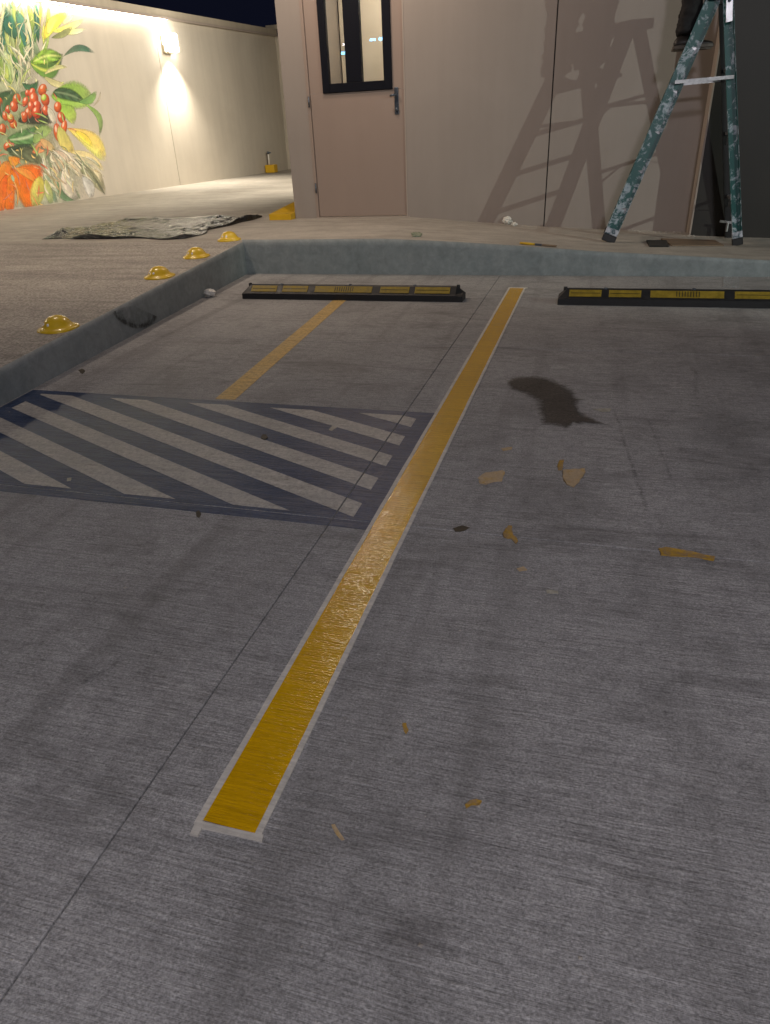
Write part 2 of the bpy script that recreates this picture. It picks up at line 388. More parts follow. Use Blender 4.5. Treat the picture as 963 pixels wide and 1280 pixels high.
def bar(bm, p, q, w, d, up=(0, 0, 1), channel=0, bev=0.0):
    """box beam from p to q; w along side axis, d along the other"""
    p, q = Vector(p), Vector(q); ax = (q-p).normalized(); sd = ax.cross(Vector(up)).normalized(); u2 = sd.cross(ax).normalized()
    t = bmesh.new()
    if channel:
        k = channel
        prof = [(-w/2, -d/2), (w/2, -d/2), (w/2, d/2), (w/2-k, d/2), (w/2-k, -d/2+k), (-w/2+k, -d/2+k), (-w/2+k, d/2), (-w/2, d/2)]
    else: prof = [(-w/2, -d/2), (w/2, -d/2), (w/2, d/2), (-w/2, d/2)]
    A = [t.verts.new(p+sd*a+u2*b) for a, b in prof]; B = [t.verts.new(q+sd*a+u2*b) for a, b in prof]
    n = len(prof)
    for i in range(n): t.faces.new((A[i], A[(i+1) % n], B[(i+1) % n], B[i]))
    t.faces.new(A[::-1]); t.faces.new(B)
    if bev: bmesh.ops.bevel(t, geom=t.edges[:], offset=bev, segments=1, affect='EDGES')
    merge(bm, t)
def tube(bm, pts, rad, n=10, cap=True):
    pts = [Vector(p) for p in pts]; rads = rad if isinstance(rad, (list, tuple)) else [rad]*len(pts)
    rings = []
    for i, p in enumerate(pts):
        ax = ((pts[min(i+1, len(pts)-1)]-pts[max(i-1, 0)])).normalized()
        a = ax.orthogonal().normalized() if i == 0 else (prev - ax*prev.dot(ax)).normalized()
        prev = a; b = ax.cross(a)
        rings.append([bm.verts.new(p+(a*math.cos(2*math.pi*k/n)+b*math.sin(2*math.pi*k/n))*rads[i]) for k in range(n)])
    for i in range(len(rings)-1):
        for k in range(n): bm.faces.new((rings[i][k], rings[i][(k+1) % n], rings[i+1][(k+1) % n], rings[i+1][k]))
    if cap: bm.faces.new(rings[0][::-1]); bm.faces.new(rings[-1])
def lathe(bm, prof, n=32, c=(0, 0, 0), M=None):
    rings = []
    for r, z in prof:
        if r < 1e-6: rings.append([bm.verts.new((0, 0, z))])
        else: rings.append([bm.verts.new((r*math.cos(2*math.pi*k/n), r*math.sin(2*math.pi*k/n), z)) for k in range(n)])
    for i in range(len(rings)-1):
        A, B = rings[i], rings[i+1]
        for k in range(n):
            k2 = (k+1) % n
            if len(A) == 1 and len(B) > 1: bm.faces.new((A[0], B[k2], B[k]))
            elif len(B) == 1 and len(A) > 1: bm.faces.new((A[k], A[k2], B[0]))
            elif len(A) > 1: bm.faces.new((A[k], A[k2], B[k2], B[k]))
    vs = [v for r in rings for v in r]
    for v in vs: v.co = (M @ v.co if M is not None else v.co) + Vector(c)
def clip(poly, a, b, c):          # keep a*x+b*y<=c
    out = []
    for i in range(len(poly)):
        p, q = poly[i], poly[(i+1) % len(poly)]; dp = a*p[0]+b*p[1]-c; dq = a*q[0]+b*q[1]-c
        if dp <= 0: out.append(p)
        if dp*dq < 0:
            t = dp/(dp-dq); out.append((p[0]+(q[0]-p[0])*t, p[1]+(q[1]-p[1])*t))
    return out
def clip_rect(poly, x0, x1, y0, y1):
    for a, b, c in ((-1, 0, -x0), (1, 0, x1), (0, -1, -y0), (0, 1, y1)):
        poly = clip(poly, a, b, c)
        if len(poly) < 3: return []
    return poly

# ------------------------------------------------------------------ ground, slabs, kerbs, raised paving
bm = bmesh.new(); prism(bm, [(-150, -150), (150, -150), (150, 150), (-150, 150)], -.32, -.14)
tag(obj('ground', bm, 'ground'), kind='structure')
lot = empty('parking_lot', (0, 0, 0)); tag(lot, kind='structure')
XJ = [-3.6, -.757, 3.4, 7.6]; YJ = [-6.6, -4.4, -2.3, -.22, 1.885, 4.02, 6.31]; GAP = .002
CELLS = []
for i in range(len(XJ)-1):
    for j in range(len(YJ)-1):
        poly = [(XJ[i]+GAP, YJ[j]+GAP), (XJ[i+1]-GAP, YJ[j]+GAP), (XJ[i+1]-GAP, YJ[j+1]-GAP), (XJ[i]+GAP, YJ[j+1]-GAP)]
        if i == 0:   # cut along the kerb that stands a little askew
            y0, y1 = 2.651, 6.31; a, b = -1.0, (kerb_x(6.31)-kerb_x(2.651))/(y1-y0)
            poly = clip(poly, a, b, -(kerb_x(0)) )
        if len(poly) < 3: continue
        CELLS.append((XJ[i]+GAP, XJ[i+1]-GAP, YJ[j]+GAP, YJ[j+1]-GAP))
        bm = bmesh.new(); prism(bm, poly, -.13, 0, .002)
        obj('concrete_slab', bm, 'lot', lot)

def grid(xs, ys, zf, name, mat):
    bm = bmesh.new()
    vs = [[bm.verts.new((x(y) if callable(x) else x, y, zf(x(y) if callable(x) else x, y))) for x in xs] for y in ys]
    for j in range(len(ys)-1):
        for i in range(len(xs)-1): bm.faces.new((vs[j][i], vs[j][i+1], vs[j+1][i+1], vs[j+1][i]))
    o = obj(name, bm, mat); 
    if o.data.polygons[0].normal.z < 0: o.data.flip_normals()
    return o
kx = lambda y: kerb_x(y)-.012
tag(grid([-14, -9.11, -7, -5, -4, kx], [-7, -2.23, 0, 2, 4, 6.33], lambda x, y: max(-.06, drive_z(x, y)) if y > -3 else -.06, 'driveway_ramp', 'drive'), kind='structure')
# raised paving: level by the door and behind, sloping down to the right
def paving():
    bm = bmesh.new()
    xs = [-14, -9.11, -7, -5, -3.196, -2.6, -2.03, -1.8, -1.2, -1.04, -.67, -.526, .06, .133, .69, 1.36, 1.69, 3.2, 7]
    ys = [6.3305, 6.9, 7.5, 8.2]
    # front edge at kerb (right part starts at YK+.012)
    V = {}
    def v(x, y):
        yy = y
        if y == ys[0] and x > -3.0: yy = YK+.012
        k = (x, y)
        if k not in V: V[k] = bm.verts.new((x, yy, plat_z(x, yy) if x > -2.6 else (ZP if y > 6.4 else drive_z(x, y))))
        return V[k]
    for j in range(len(ys)-1):
        for i in range(len(xs)-1): bm.faces.new((v(xs[i], ys[j]), v(xs[i+1], ys[j]), v(xs[i+1], ys[j+1]), v(xs[i], ys[j+1])))
    for y0, y1 in ((8.2, 12), (12, 16), (16, 22)):
        for i in range(4): bm.faces.new((v(xs[i], y0), v(xs[i+1], y0), v(xs[i+1], y1), v(xs[i], y1)))
    o = obj('raised_paving', bm, 'plat')
    if o.data.polygons[0].normal.z < 0: o.data.flip_normals()
    tag(o, kind='structure')
paving()

def kerb_strip(name, pts_bottom, top, nrm, thick=.014):
    """painted face skin following a polyline, slightly uneven"""
    bm = bmesh.new(); n = 60
    a, b = Vector(pts_bottom[0]), Vector(pts_bottom[1]); nrm = Vector(nrm).normalized()
    rows = 6; V = []
    for i in range(n+1):
        t = i/n; p = a.lerp(b, t); zt = top(p.x, p.y)+.0015; col = []
        for k in range(rows+1):
            s = k/rows; z = -.02+(zt+.02)*s
            q = Vector((p.x, p.y, z)); off = .003*noise.noise(q*4.)+.0015*noise.noise(q*16.)
            if k == rows:
                off -= .004; q.z -= .006*max(0, noise.noise(q*9.)-.15)+.0015*abs(noise.noise(q*30.))
            col.append(bm.verts.new(q+nrm*off))
        col.append(bm.verts.new(Vector((p.x, p.y, zt))-nrm*thick))
        V.append(col)
    for i in range(n):
        for k in range(rows+1): bm.faces.new((V[i][k], V[i+1][k], V[i+1][k+1], V[i][k+1]))
    o = obj(name, bm, 'kerb', smooth=True); tag(o, kind='structure'); return o
kn = Vector((1, -(kerb_x(6.31)-kerb_x(2.651))/(6.31-2.651), 0))
kl = kerb_strip('kerb_left', [(kerb_x(-2.2), -2.2, 0), (kerb_x(6.318), 6.318, 0)], drive_z, kn)
kb = kerb_strip('kerb_back', [(-3.2, YK, 0), (7, YK, 0)], plat_z, (0, -1, 0))
# tyre scuff on the left kerb (a dark half ring)
def on_kerb(x, y):
    r = ray(x, y); a = Vector((kerb_x(2.651), 2.651, 0)); t = (a-CAM).dot(kn)/r.dot(kn); return CAM+r*t
def scuff():
    nt = NT('rubber_scuff'); at = nt.n('ShaderNodeAttribute', attribute_name='edge')
    nn = nt.noise(nt.pos(), 22, 6, .7, .8)
    nt.set(Base_Color=(.045, .05, .05), Roughness=.7, Alpha=nt.math('MULTIPLY', at.outputs['Fac'], nt.ramp(nn, [(.36, .12), (.62, 1.)])))
    bm = bmesh.new(); lay = bm.verts.layers.float.new('edge'); V = []
    nrm = kn.normalized()
    for i in range(41):
        th = math.pi*(.02+.96*i/40); row = []
        for k, (r, al) in enumerate(((0.0, .12), (.6, .25), (.78, .45), (.86, .95), (.95, .95), (1.03, 0.))):
            x = 160 - 30*r*math.cos(th) + 6*(1-r*math.sin(th)); y = 388 - 12*(-math.cos(th)*r)*-1 + 26*r*math.sin(th)-6
            p = on_kerb(x, y); p = p+nrm*.006; top = drive_z(p.x, p.y)
            p.z = min(p.z, top-.006); v = bm.verts.new(p); v[lay] = al; row.append(v)
        V.append(row)
    for i in range(40):
        for k in range(5): bm.faces.new((V[i][k], V[i+1][k], V[i+1][k+1], V[i][k+1]))
    o = obj('tyre_scuff', bm, nt.m, kl)
scuff()

def marks():
    nt = NT('dragged_rubber_mark'); at = nt.n('ShaderNodeAttribute', attribute_name='edge')
    nn = nt.noise(nt.pos((1, .5, 1)), 60, 5, .75, .5)
    nt.set(Base_Color=(.05, .047, .045), Roughness=.8, Alpha=nt.math('MULTIPLY', at.outputs['Fac'], nt.ramp(nn, [(.42, .0), (.66, .42)])))
    for pts, w in (([(764, 503), (776, 540), (798, 602), (814, 655)], .022), ([(808, 520), (826, 562), (846, 616)], .016), ([(860, 452), (872, 470), (868, 500)], .03), 
                   ([(150, 815), (125, 838), (95, 856)], .05)):
        P = [g(*p) for p in pts]; bm = bmesh.new(); lay = bm.verts.layers.float.new('edge'); V = []
        for i in range(len(P)-1):
            for k in range(12):
                c = P[i].lerp(P[i+1], k/12); d = (P[i+1]-P[i]).normalized(); n_ = Vector((-d.y, d.x, 0))
                c = c+n_*w*.5*noise.noise(c*4.); t = (i+k/12)/(len(P)-1); row = []
                for u in (-1, -.5, 0, .5, 1):
                    v = bm.verts.new((c+n_*w*u*.5)+Vector((0, 0, .0008))); v[lay] = (1-abs(u))*min(1, 5*t, 5*(1-t)); row.append(v)
                V.append(row)
        for a, b in zip(V, V[1:]):
            for k in range(4): bm.faces.new((a[k], a[k+1], b[k+1], b[k]))
        obj('drag_mark', bm, nt.m, lot)
marks()
# ------------------------------------------------------------------ painted markings
def paint_pieces(name, polys, mat, z, parent, bev=0, wob=0):
    for poly in polys:
        for (x0, x1, y0, y1) in CELLS:
            q = clip_rect(poly, x0+.001, x1-.001, y0+.001, y1-.001)
            if len(q) < 3: continue
            bm = bmesh.new(); prism(bm, q, -.002 if z > .003 else -.002, z); obj(name, bm, mat, parent)
bay = empty('hatched_bay_marking', (-1.7, 2.36, 0)); tag(bay, 'blue painted hatched area with diagonal white stripes beside the grey kerb', 'floor marking')
def jag(poly, amp, step=.06, seed=0):
    out = []
    for i in range(len(poly)):
        p, q = Vector(poly[i]).to_2d(), Vector(poly[(i+1) % len(poly)]).to_2d(); L = (q-p).length; n = max(1, int(L/step)); d = (q-p)/L; nn = Vector((-d.y, d.x))
        for k in range(n):
            s = p.lerp(q, k/n); o = amp*noise.noise(Vector((s.x*9+seed, s.y*9, i*3.1))) if k else 0
            out.append(tuple(s+nn*o))
    return out
blue_poly = [(kerb_x(1.835)+.016, 1.835), (-.617, 1.835), (-.617, 2.905), (kerb_x(2.905)+.016, 2.905)]
def child_pieces(*a):
    n0 = set(bpy.data.objects); paint_pieces(*a)
    for o in set(bpy.data.objects)-n0: o.matrix_parent_inverse = Matrix.Translation(-Vector(o.parent.location))
child_pieces('blue_field', [blue_poly], 'blue', .0012, bay)
stripes = []
for k in range(-5, 5):
    yt = 2.003+.2045*k
    f = lambda X, o: yt-.46*(X+.69)-o
    q = [(-3, f(-3, 0)), (-3, f(-3, .098)), (0, f(0, .098)), (0, f(0, 0))]
    q = clip_rect(q, -2.728, -.69, 1.906, 2.852)
    if len(q) >= 3: stripes.append(q)
child_pieces('white_stripe', stripes, 'white', .0020, bay)
e = empty('old_yellow_line', (-1.8, 4, 0)); tag(e, 'faded dull yellow line running from wheel stop to hatched blue area', 'floor marking')
child_pieces('paint_strip', [[(-1.748, 2.93), (-1.640, 2.93), (-1.822, 5.30), (-1.930, 5.30)]], 'yold', .0015, e)
LX0, LX1, LY0, LY1 = -.609, -.500, .725, 5.745
e = empty('fresh_yellow_line', (-.555, 3, 0)); tag(e, 'long glossy freshly painted yellow line edged with masking tape', 'floor marking')
def wavy(poly, amp=.0022, step=.035): return jag(poly, amp, step)
bm = bmesh.new(); prism(bm, [(LX0-.002, LY0), (LX1+.002, LY0-.004), (LX1+.002, LY1), (LX0-.002, LY1)], -.002, .0022); keep(obj('paint_strip', bm, 'yfresh'), e)
def tape(name, poly, label, z=.0032):
    bm = bmesh.new(); prism(bm, jag(poly, .0012, .02), .0005, z); o = obj(name, bm, 'tape'); tag(o, label, 'tape', 'masking tape round the fresh line'); return o
tw = .0135
tape('masking_tape', [(LX0-tw, LY0-.012), (LX0, LY0-.012), (LX0+.001, LY1+.02), (LX0-tw, LY1+.02)], 'masking tape strip along fresh yellow line on the hatched bay side')
tape('masking_tape', [(LX1, LY0-.012), (LX1+tw, LY0-.012), (LX1+tw, LY1+.02), (LX1, LY1+.02)], 'masking tape strip along fresh yellow line on the spill side')
a1, a2, a3, a4 = g(252, 1028), g(330, 1045), g(328, 1054), g(250, 1036)
tape('masking_tape', [(p.x, p.y) for p in (a1, a2, a3, a4)], 'short masking tape strip across the bare end of fresh yellow line', .0044)
tape('masking_tape', [(LX0-.012, LY1), (LX1+.03, LY1-.004), (LX1+.03, LY1+.016), (LX0-.012, LY1+.02)], 'short masking tape strip closing the yellow line near the grey kerb', .0044)
b1 = [g(*p) for p in ((246, 1028), (257, 1029), (248, 1047), (238, 1045))]
tape('masking_tape', [(p.x, p.y) for p in b1], 'loose stub of masking tape at the bare corner of fresh line', .0054)

# wet spill
def spill():
    out = [(632, 477), (640, 472), (655, 470), (672, 469), (690, 473), (706, 480), (718, 486), (723, 494), (722, 499), (734, 500), (727, 503), (724, 511), (728, 515), (742, 523), (752, 528), (768, 533), (752, 532), (735, 531), (716, 531), (711, 536), (705, 540), (698, 537), (690, 534), (672, 533), (673, 524), (670, 508), (664, 501), (652, 493), (638, 489)]
    P = [g(x, y) for x, y in out]; pts = []
    n = len(P)
    for i in range(n):
        p, q = P[i], P[(i+1) % n]; m = max(2, int((q-p).length/.012))
        for k in range(m):
            s = p.lerp(q, k/m); s.x += .012*noise.noise(s*18.); s.y += .02*noise.noise(s*22.+Vector((5, 0, 0))); pts.append(s)
    bm = bmesh.new(); lay = bm.verts.layers.float.new('edge')
    c0 = [g(x, y) for x, y in ((650, 480), (680, 485), (700, 500), (698, 520), (715, 522))]
    outer = []; inner = []
    for s in pts:
        v = bm.verts.new((s.x, s.y, .0032)); v[lay] = 0; outer.append(v)
        cc = min(c0, key=lambda c: (c-s).length); d = cc-s; L = d.length
        w = bm.verts.new((s.x+d.x*min(.6, .11/max(L, .001)), s.y+d.y*min(.6, .11/max(L, .001)), .0034)); w[lay] = 1; inner.append(w)
    m = len(outer)
    for i in range(m):
        try: bm.faces.new((outer[i], outer[(i+1) % m], inner[(i+1) % m], inner[i]))
        except ValueError: pass
    f = bm.faces.new(inner); bmesh.ops.triangulate(bm, faces=[f])
    o = obj('water_spill', bm, 'wet'); tag(o, 'dark wet spill with ragged edge drying on bare concrete', 'spill')
    for p in o.data.polygons:
        if p.normal.z < 0: p.flip()
spill()

# ------------------------------------------------------------------ wheel stops
def wheel_stop(x0, y0, rz, label):
    e = empty('wheel_stop', (x0, y0, 0)); e.rotation_euler[2] = rz
    tag(e, label, 'wheel stop', 'black rubber wheel stops')
    L = 1.8; prof = [(0, 0), (0, .045), (.012, .053), (.064, .098), (.076, .102), (.094, .102), (.106, .096), (.15, .05), (.15, 0)]
    bm = bmesh.new(); secs = []
    for x, s, zi in ((0, .55, .92), (.004, .6, .94), (.055, 1., 1.), (L-.055, 1., 1.), (L-.004, .6, .94), (L, .55, .92)):
        secs.append([bm.verts.new((x, .0 + y*1.0, z*s if z > .06 else z*min(1, s+.3))) for y, z in prof])
    for i in range(len(secs)-1):
        for k in range(len(prof)-1): bm.faces.new((secs[i][k], secs[i+1][k], secs[i+1][k+1], secs[i][k+1]))
        bm.faces.new((secs[i][-1], secs[i+1][-1], secs[i+1][0], secs[i][0]))
    bm.faces.new(secs[0][::-1]); bm.faces.new(secs[-1])
    obj('body', bm, 'rubber', e)
    nrm = Vector((0, -.045, .052)).normalized()
    for (p0, p1, mid) in ((.075, .295, 0), (.345, .56, 0), (.62, 1.09, 1), (1.155, 1.385, 0), (1.43, 1.70, 0)):
        bm = bmesh.new(); t = bmesh.new()
        def P(x, s, h): 
            b = Vector((x, .015, .0556)).lerp(Vector((x, .0615, .0958)), s); return b+nrm*h
        vs = []
        for h, ins in ((-.002, 0), (.002, 0), (.0032, .003)):
            vs.append([t.verts.new(P(p0+ins, .03+ins*4, h)), t.verts.new(P(p1-ins, .03+ins*4, h)), t.verts.new(P(p1-ins, .97-ins*4, h)), t.verts.new(P(p0+ins, .97-ins*4, h))])
        for i in range(2):
            for k in range(4): t.faces.new((vs[i][k], vs[i][(k+1) % 4], vs[i+1][(k+1) % 4], vs[i+1][k]))
        t.faces.new(vs[2]); t.faces.new(vs[0][::-1]); merge(bm, t)
        pl = obj('reflective_panel', bm, 'yplate', e)
        if mid:
            bm = bmesh.new()
            for k in range(9):
                x = .79+.018*k; bar(bm, P(x, .15, .0045), P(x, .85, .0045), .004, .003, nrm)
            obj('moulded_ribs', bm, 'rubber', pl)
        else:
            bm = bmesh.new(); bar(bm, P(p0+.01, .5, .0042), P(p1-.01, .5, .0042), .0025, .0015, nrm); obj('moulded_line', bm, 'rubber', pl)
    for x in (.32, .90, 1.42):
        bm = bmesh.new(); lathe(bm, [(0, .1095), (.008, .1095), (.014, .106), (.016, .1025), (.016, .09)], 14, (x, .085, 0)); obj('bolt', bm, 'steel', e)
    for x in (.045, L-.045):
        bm = bmesh.new(); lathe(bm, [(0, .1105), (.012, .1105), (.014, .1), (.014, .06)], 12, (x, .085, 0)); obj('end_plug', bm, 'rubber', e)
    return e
wheel_stop(-2.70, 5.20, R(.2), 'black wheel stop with yellow panels at the end of the faded line')
wheel_stop(-.206, 5.17, R(-.1), 'black wheel stop with yellow panels in front of the ladder')

# ------------------------------------------------------------------ yellow domes on the ramp edge
def dome(px, py, i, label):
    p = land(px, py, drive_z); p.x = min(p.x, kerb_x(p.y)-.13)
    e = empty('dome_marker', p); e.rotation_euler = (R(1.9) if p.y < 6.3 else 0, 0, R(-6+9*i)); tag(e, label, 'dome marker', 'yellow dome markers along the ramp edge')
    bm = bmesh.new()
    n = 40; prof = [(.110, -.012), (.112, .004), (.109, .010), (.096, .015), (.086, .022), (.078, .033), (.069, .049), (.055, .063), (.037, .073), (.016, .0785), (0, .079)]
    rings = []
    for r, z in prof:
        if r == 0: rings.append([bm.verts.new((0, 0, z))]); continue
        sq = max(0, (r-.085)/.035)
        ring = []
        for k in range(n):
            a = 2*math.pi*k/n; rr = r*(1+.10*sq*abs(math.sin(2*a))**1.5)
            ring.append(bm.verts.new((rr*math.cos(a), rr*math.sin(a), z)))
        rings.append(ring)
    for a, b in zip(rings, rings[1:]):
        for k in range(n):
            if len(b) == 1: bm.faces.new((a[k], a[(k+1) % n], b[0]))
            else: bm.faces.new((a[k], a[(k+1) % n], b[(k+1) % n], b[k]))
    obj('dome', bm, 'dome', e, True)
    for s in (-1, 1):
        th = R(-108+17*s) - e.rotation_euler[2]*.6
        d = Vector((math.cos(th)*.9, math.sin(th)*.9, .42)).normalized()
        c = Vector((math.cos(th)*.0735, math.sin(th)*.0735, .040))
        bm = bmesh.new(); Mq = d.to_track_quat('Z', 'Y').to_matrix()
        lathe(bm, [(.0095, -.008), (.0095, .0), (.007, .0025), (0, .003)], 14, c, Mq); obj('reflector', bm, 'reflector', e, True)
for i, (x, y, lb) in enumerate(((80, 411, 'yellow dome marker on the lowest part of the ramp, far from its neighbours'),
        (200, 346, 'yellow dome marker above the tyre scuff, second up the ramp'),
        (246, 321, 'yellow dome marker on the ramp edge, third up from the bottom'),
        (287, 300, 'yellow dome marker at the kerb corner, closest to the plastic sheet'))): dome(x, y, i, lb)

# ------------------------------------------------------------------ boundary wall with mural
zt = lambda Y: 3.30+.0362*(Y-12.1)
Y0, Y1 = 4.0, 21.6
bw = empty('boundary_wall', (XM, 12, 0)); tag(bw, 'long cream rendered boundary wall carrying mural and wall lamp', 'wall')
yj = 15.30
for a, b in ((Y0, yj-.008), (yj+.008, Y1)):
    bm = bmesh.new(); t = bmesh.new()
    vs = [t.verts.new(v) for v in ((XM-.2, a, 0), (XM, a, 0), (XM, b, 0), (XM-.2, b, 0), (XM-.2, a, zt(a)), (XM, a, zt(a)), (XM, b, zt(b)), (XM-.2, b, zt(b)))]
    for f in ((0, 3, 2, 1), (4, 5, 6, 7), (0, 1, 5, 4), (1, 2, 6, 5), (2, 3, 7, 6), (3, 0, 4, 7)): t.faces.new([vs[i] for i in f])
    merge(bm, t); keep(obj('wall_panel', bm, 'boundary'), bw)
bm = bmesh.new(); box(bm, (XM-.18, yj-.009, 0), (XM-.012, yj+.009, zt(yj)-.01)); keep(obj('joint_filler', bm, 'seam'), bw)
def slanted(name, x0, x1, a, b, lo, hi, mat, parent):
    t = bmesh.new()
    vs = [t.verts.new(v) for v in ((x0, a, zt(a)+lo), (x1, a, zt(a)+lo), (x1, b, zt(b)+lo), (x0, b, zt(b)+lo), (x0, a, zt(a)+hi), (x1, a, zt(a)+hi), (x1, b, zt(b)+hi), (x0, b, zt(b)+hi))]
    for f in ((0, 3, 2, 1), (4, 5, 6, 7), (0, 1, 5, 4), (1, 2, 6, 5), (2, 3, 7, 6), (3, 0, 4, 7)): t.faces.new([vs[i] for i in f])
    return keep(obj(name, t, mat), parent)
slanted('coping', XM-.24, XM+.07, Y0, Y1, .0, .15, 'coping', bw)
slanted('drip_lip', XM+.0705, XM+.085, Y0, Y1, -.02, .03, 'trim', bw)
led = empty('led_strip', (XM+.04, 10, 3.2)); tag(led, 'glowing warm led strip tucked under the wall coping above mural', 'light strip')
slanted('light_bar', XM+.030, XM+.055, Y0+.05, 15.75, -.028, -.006, 'led', led)
slanted('channel', XM+.020, XM+.028, Y0+.05, 15.75, -.034, -.002, 'alu', led)
ew = empty('end_wall', (-6, 21.8, 0)); tag(ew, 'pale rendered wall closing the far end of the yard', 'wall')
bm = bmesh.new(); box(bm, (XM-.2, Y1+.004, 0), (-3, Y1+.2, zt(Y1))); keep(obj('wall_panel', bm, 'boundary'), ew)
bm = bmesh.new(); box(bm, (XM-.24, Y1-.04, zt(Y1)+.153), (-3, Y1+.24, zt(Y1)+.26)); keep(obj('coping', bm, 'coping'), ew)
# the wall lamp
yl = 15.62
sc = empty('wall_lamp', (XM, yl, 2.83)); tag(sc, 'glaring box shaped wall lamp casting light down the cream wall', 'wall lamp')
bm = bmesh.new(); box(bm, (0.002, -.15, -.02), (.03, .16, .30), .006); obj('back_plate', bm, 'lampbody', sc)
bm = bmesh.new(); box(bm, (.03, -.150, -.015), (.07, -.1355, .13), .004); obj('side_cheek', bm, 'lampbody', sc)
bm = bmesh.new(); box(bm, (.03, -.129, -.02), (.15, .155, .004), .004); obj('bottom_tray', bm, 'lampbody', sc)
bm = bmesh.new(); box(bm, (.032, -.134, .008), (.22, .19, .34), .03); obj('glass_lens', bm, 'lens', sc)
lp = lamp('wall_lamp_beam', 'SPOT', (XM+.19, yl+.05, 2.78), 560, (1, .90, .74), .05, (XM+.42, yl+.10, 0), R(118), .9); lp.parent = sc; lp.matrix_parent_inverse = Matrix.Translation(-sc.location)
lp2 = lamp('wall_lamp_glow', 'POINT', (XM+.5, yl+.05, 2.9), 14, (1, .91, .76), .08); lp2.parent = sc; lp2.matrix_parent_inverse = Matrix.Translation(-sc.location)

# mural: flat painted shapes on the wall
mu = empty('mural', (XM, 10.5, .3)); tag(mu, 'wall mural of green leaves, red coffee cherries and orange petals', 'mural')
LAY = [0]
def mpx(x, y): return onx(x, y, XM)
def paint_patch(name, rows, cols):
    """rows: list of lists of pixel points, cols: matching colours"""
    LAY[0] += 1; off = .0012+.000025*LAY[0]
    bm = bmesh.new(); lay = bm.verts.layers.float_color.new('Col'); sl = bm.verts.layers.float.new('soft'); V = []
    for r, c in zip(rows, cols):
        row = []
        for (x, y), k in zip(r, c):
            p = mpx(x, y); p.z = min(max(p.z, .312), zt(p.y)-.04); v = bm.verts.new((XM+off, p.y, p.z)); v[lay] = (*k[:3], 1); v[sl] = k[3] if len(k) > 3 else 1.; row.append(v)
        V.append(row)
    for i in range(len(V)-1):
        for k in range(len(V[0])-1):
            try: bm.faces.new((V[i][k], V[i+1][k], V[i+1][k+1], V[i][k+1]))
            except ValueError: pass
    return keep(obj(name, bm, 'mural'), mu)
def mixc(a, b, t): return tuple(a[i]*(1-t)+b[i]*t for i in range(3))
def leaf(base, tip, w, c0, c1, rib=None, bend=0, fat=.45, veins=0, name='leaf', shade=.5, wob=0):
    b, t = Vector(base), Vector(tip); d = t-b; L = d.length; d /= L; nn = Vector((-d.y, d.x)); N = 22; K = 8
    rows, cols = [], []
    for i in range(N+1):
        s = i/N; ww = w*(math.sin(math.pi*min(1, s**(math.log(.5)/math.log(fat))))**.8 if 0 < s < 1 else 0)
        ww = max(ww, .15)
        c = b+d*(L*s)+nn*(bend*math.sin(math.pi*s)+wob*math.sin(s*9))
        r, cc = [], []
        for k in range(K+1):
            u = k/K*2-1; r.append(tuple(c+nn*(ww*u/2)))
            col = mixc(c0, c1, s)
            m = 1+shade*(.75*u if u > -.1 else -.35*u-.25)
            if veins and abs(u) > .12: m *= 1+.38*math.sin((s*veins-abs(u)*1.2)*2*math.pi)
            if rib and abs(u) < .13: col = rib; m = 1
            cc.append(tuple(min(.9, max(.006, q*m*1.35)) for q in col)+(min(1., (1-abs(u))*1.7+.05, (1-s)*2.6+.05, s*6+.2) if name != 'wash' else min(1., (1-abs(u))*1.5, (1-s)*3, .9),))
        rows.append(r); cols.append(cc)
    return paint_patch(name, rows, cols)
def berry(x, y, rx, ry, c=(.62, .045, .02), ang=0):
    rows, cols = [], []
    for i in range(9):
        s = i/8; r, cc = [], []
        for k in range(17):
            a = 2*math.pi*k/16; px_, py_ = rx*s*math.cos(a), ry*s*math.sin(a)
            r.append((x+px_*math.cos(ang)-py_*math.sin(ang), y+px_*math.sin(ang)+py_*math.cos(ang)))
            u = (math.cos(a)*s+.35)**2+(math.sin(a)*s+.4)**2
            if u < .09: q = (.95, .62, .45)
            else: q = mixc((c[0]*1.25, c[1]*2.2, c[2]*2), (c[0]*.35, c[1]*.3, c[2]*.3), min(1, u/2.2))
            cc.append(q)
        rows.append(r); cols.append(cc)
    return paint_patch('berry', rows, cols)
Z5 = .16615
def A(x, y): return (x*Z5, y*Z5)              # study coordinates, upper part of the mural
def B(x, y): return (x*Z5, 130+y*Z5)          # lower part
DG, MG, LG, YG = (.03, .085, .045), (.07, .18, .05), (.22, .36, .06), (.45, .50, .12)
PALE, CRM, YEL, ORG, TEAL = (.42, .47, .30), (.62, .56, .42), (.78, .62, .07), (.80, .14, .012), (.035, .16, .12)
GREY = (.33, .30, .24); SH = (.36, .32, .25)
# soft grey-green wash behind everything
leaf(A(-500, 700), A(330, 650), 1000*Z5, (.30, .36, .20), (.36, .36, .24), None, 0, .55, 0, 'wash', .1)
leaf(B(-420, 420), B(700, 640), 640*Z5, (.30, .33, .20), (.42, .42, .32), None, 0, .55, 0, 'wash', .2)
leaf(B(-100, 250), B(470, 300), 520*Z5, (.20, .26, .14), (.34, .34, .2), None, 0, .5, 0, 'wash', .3)
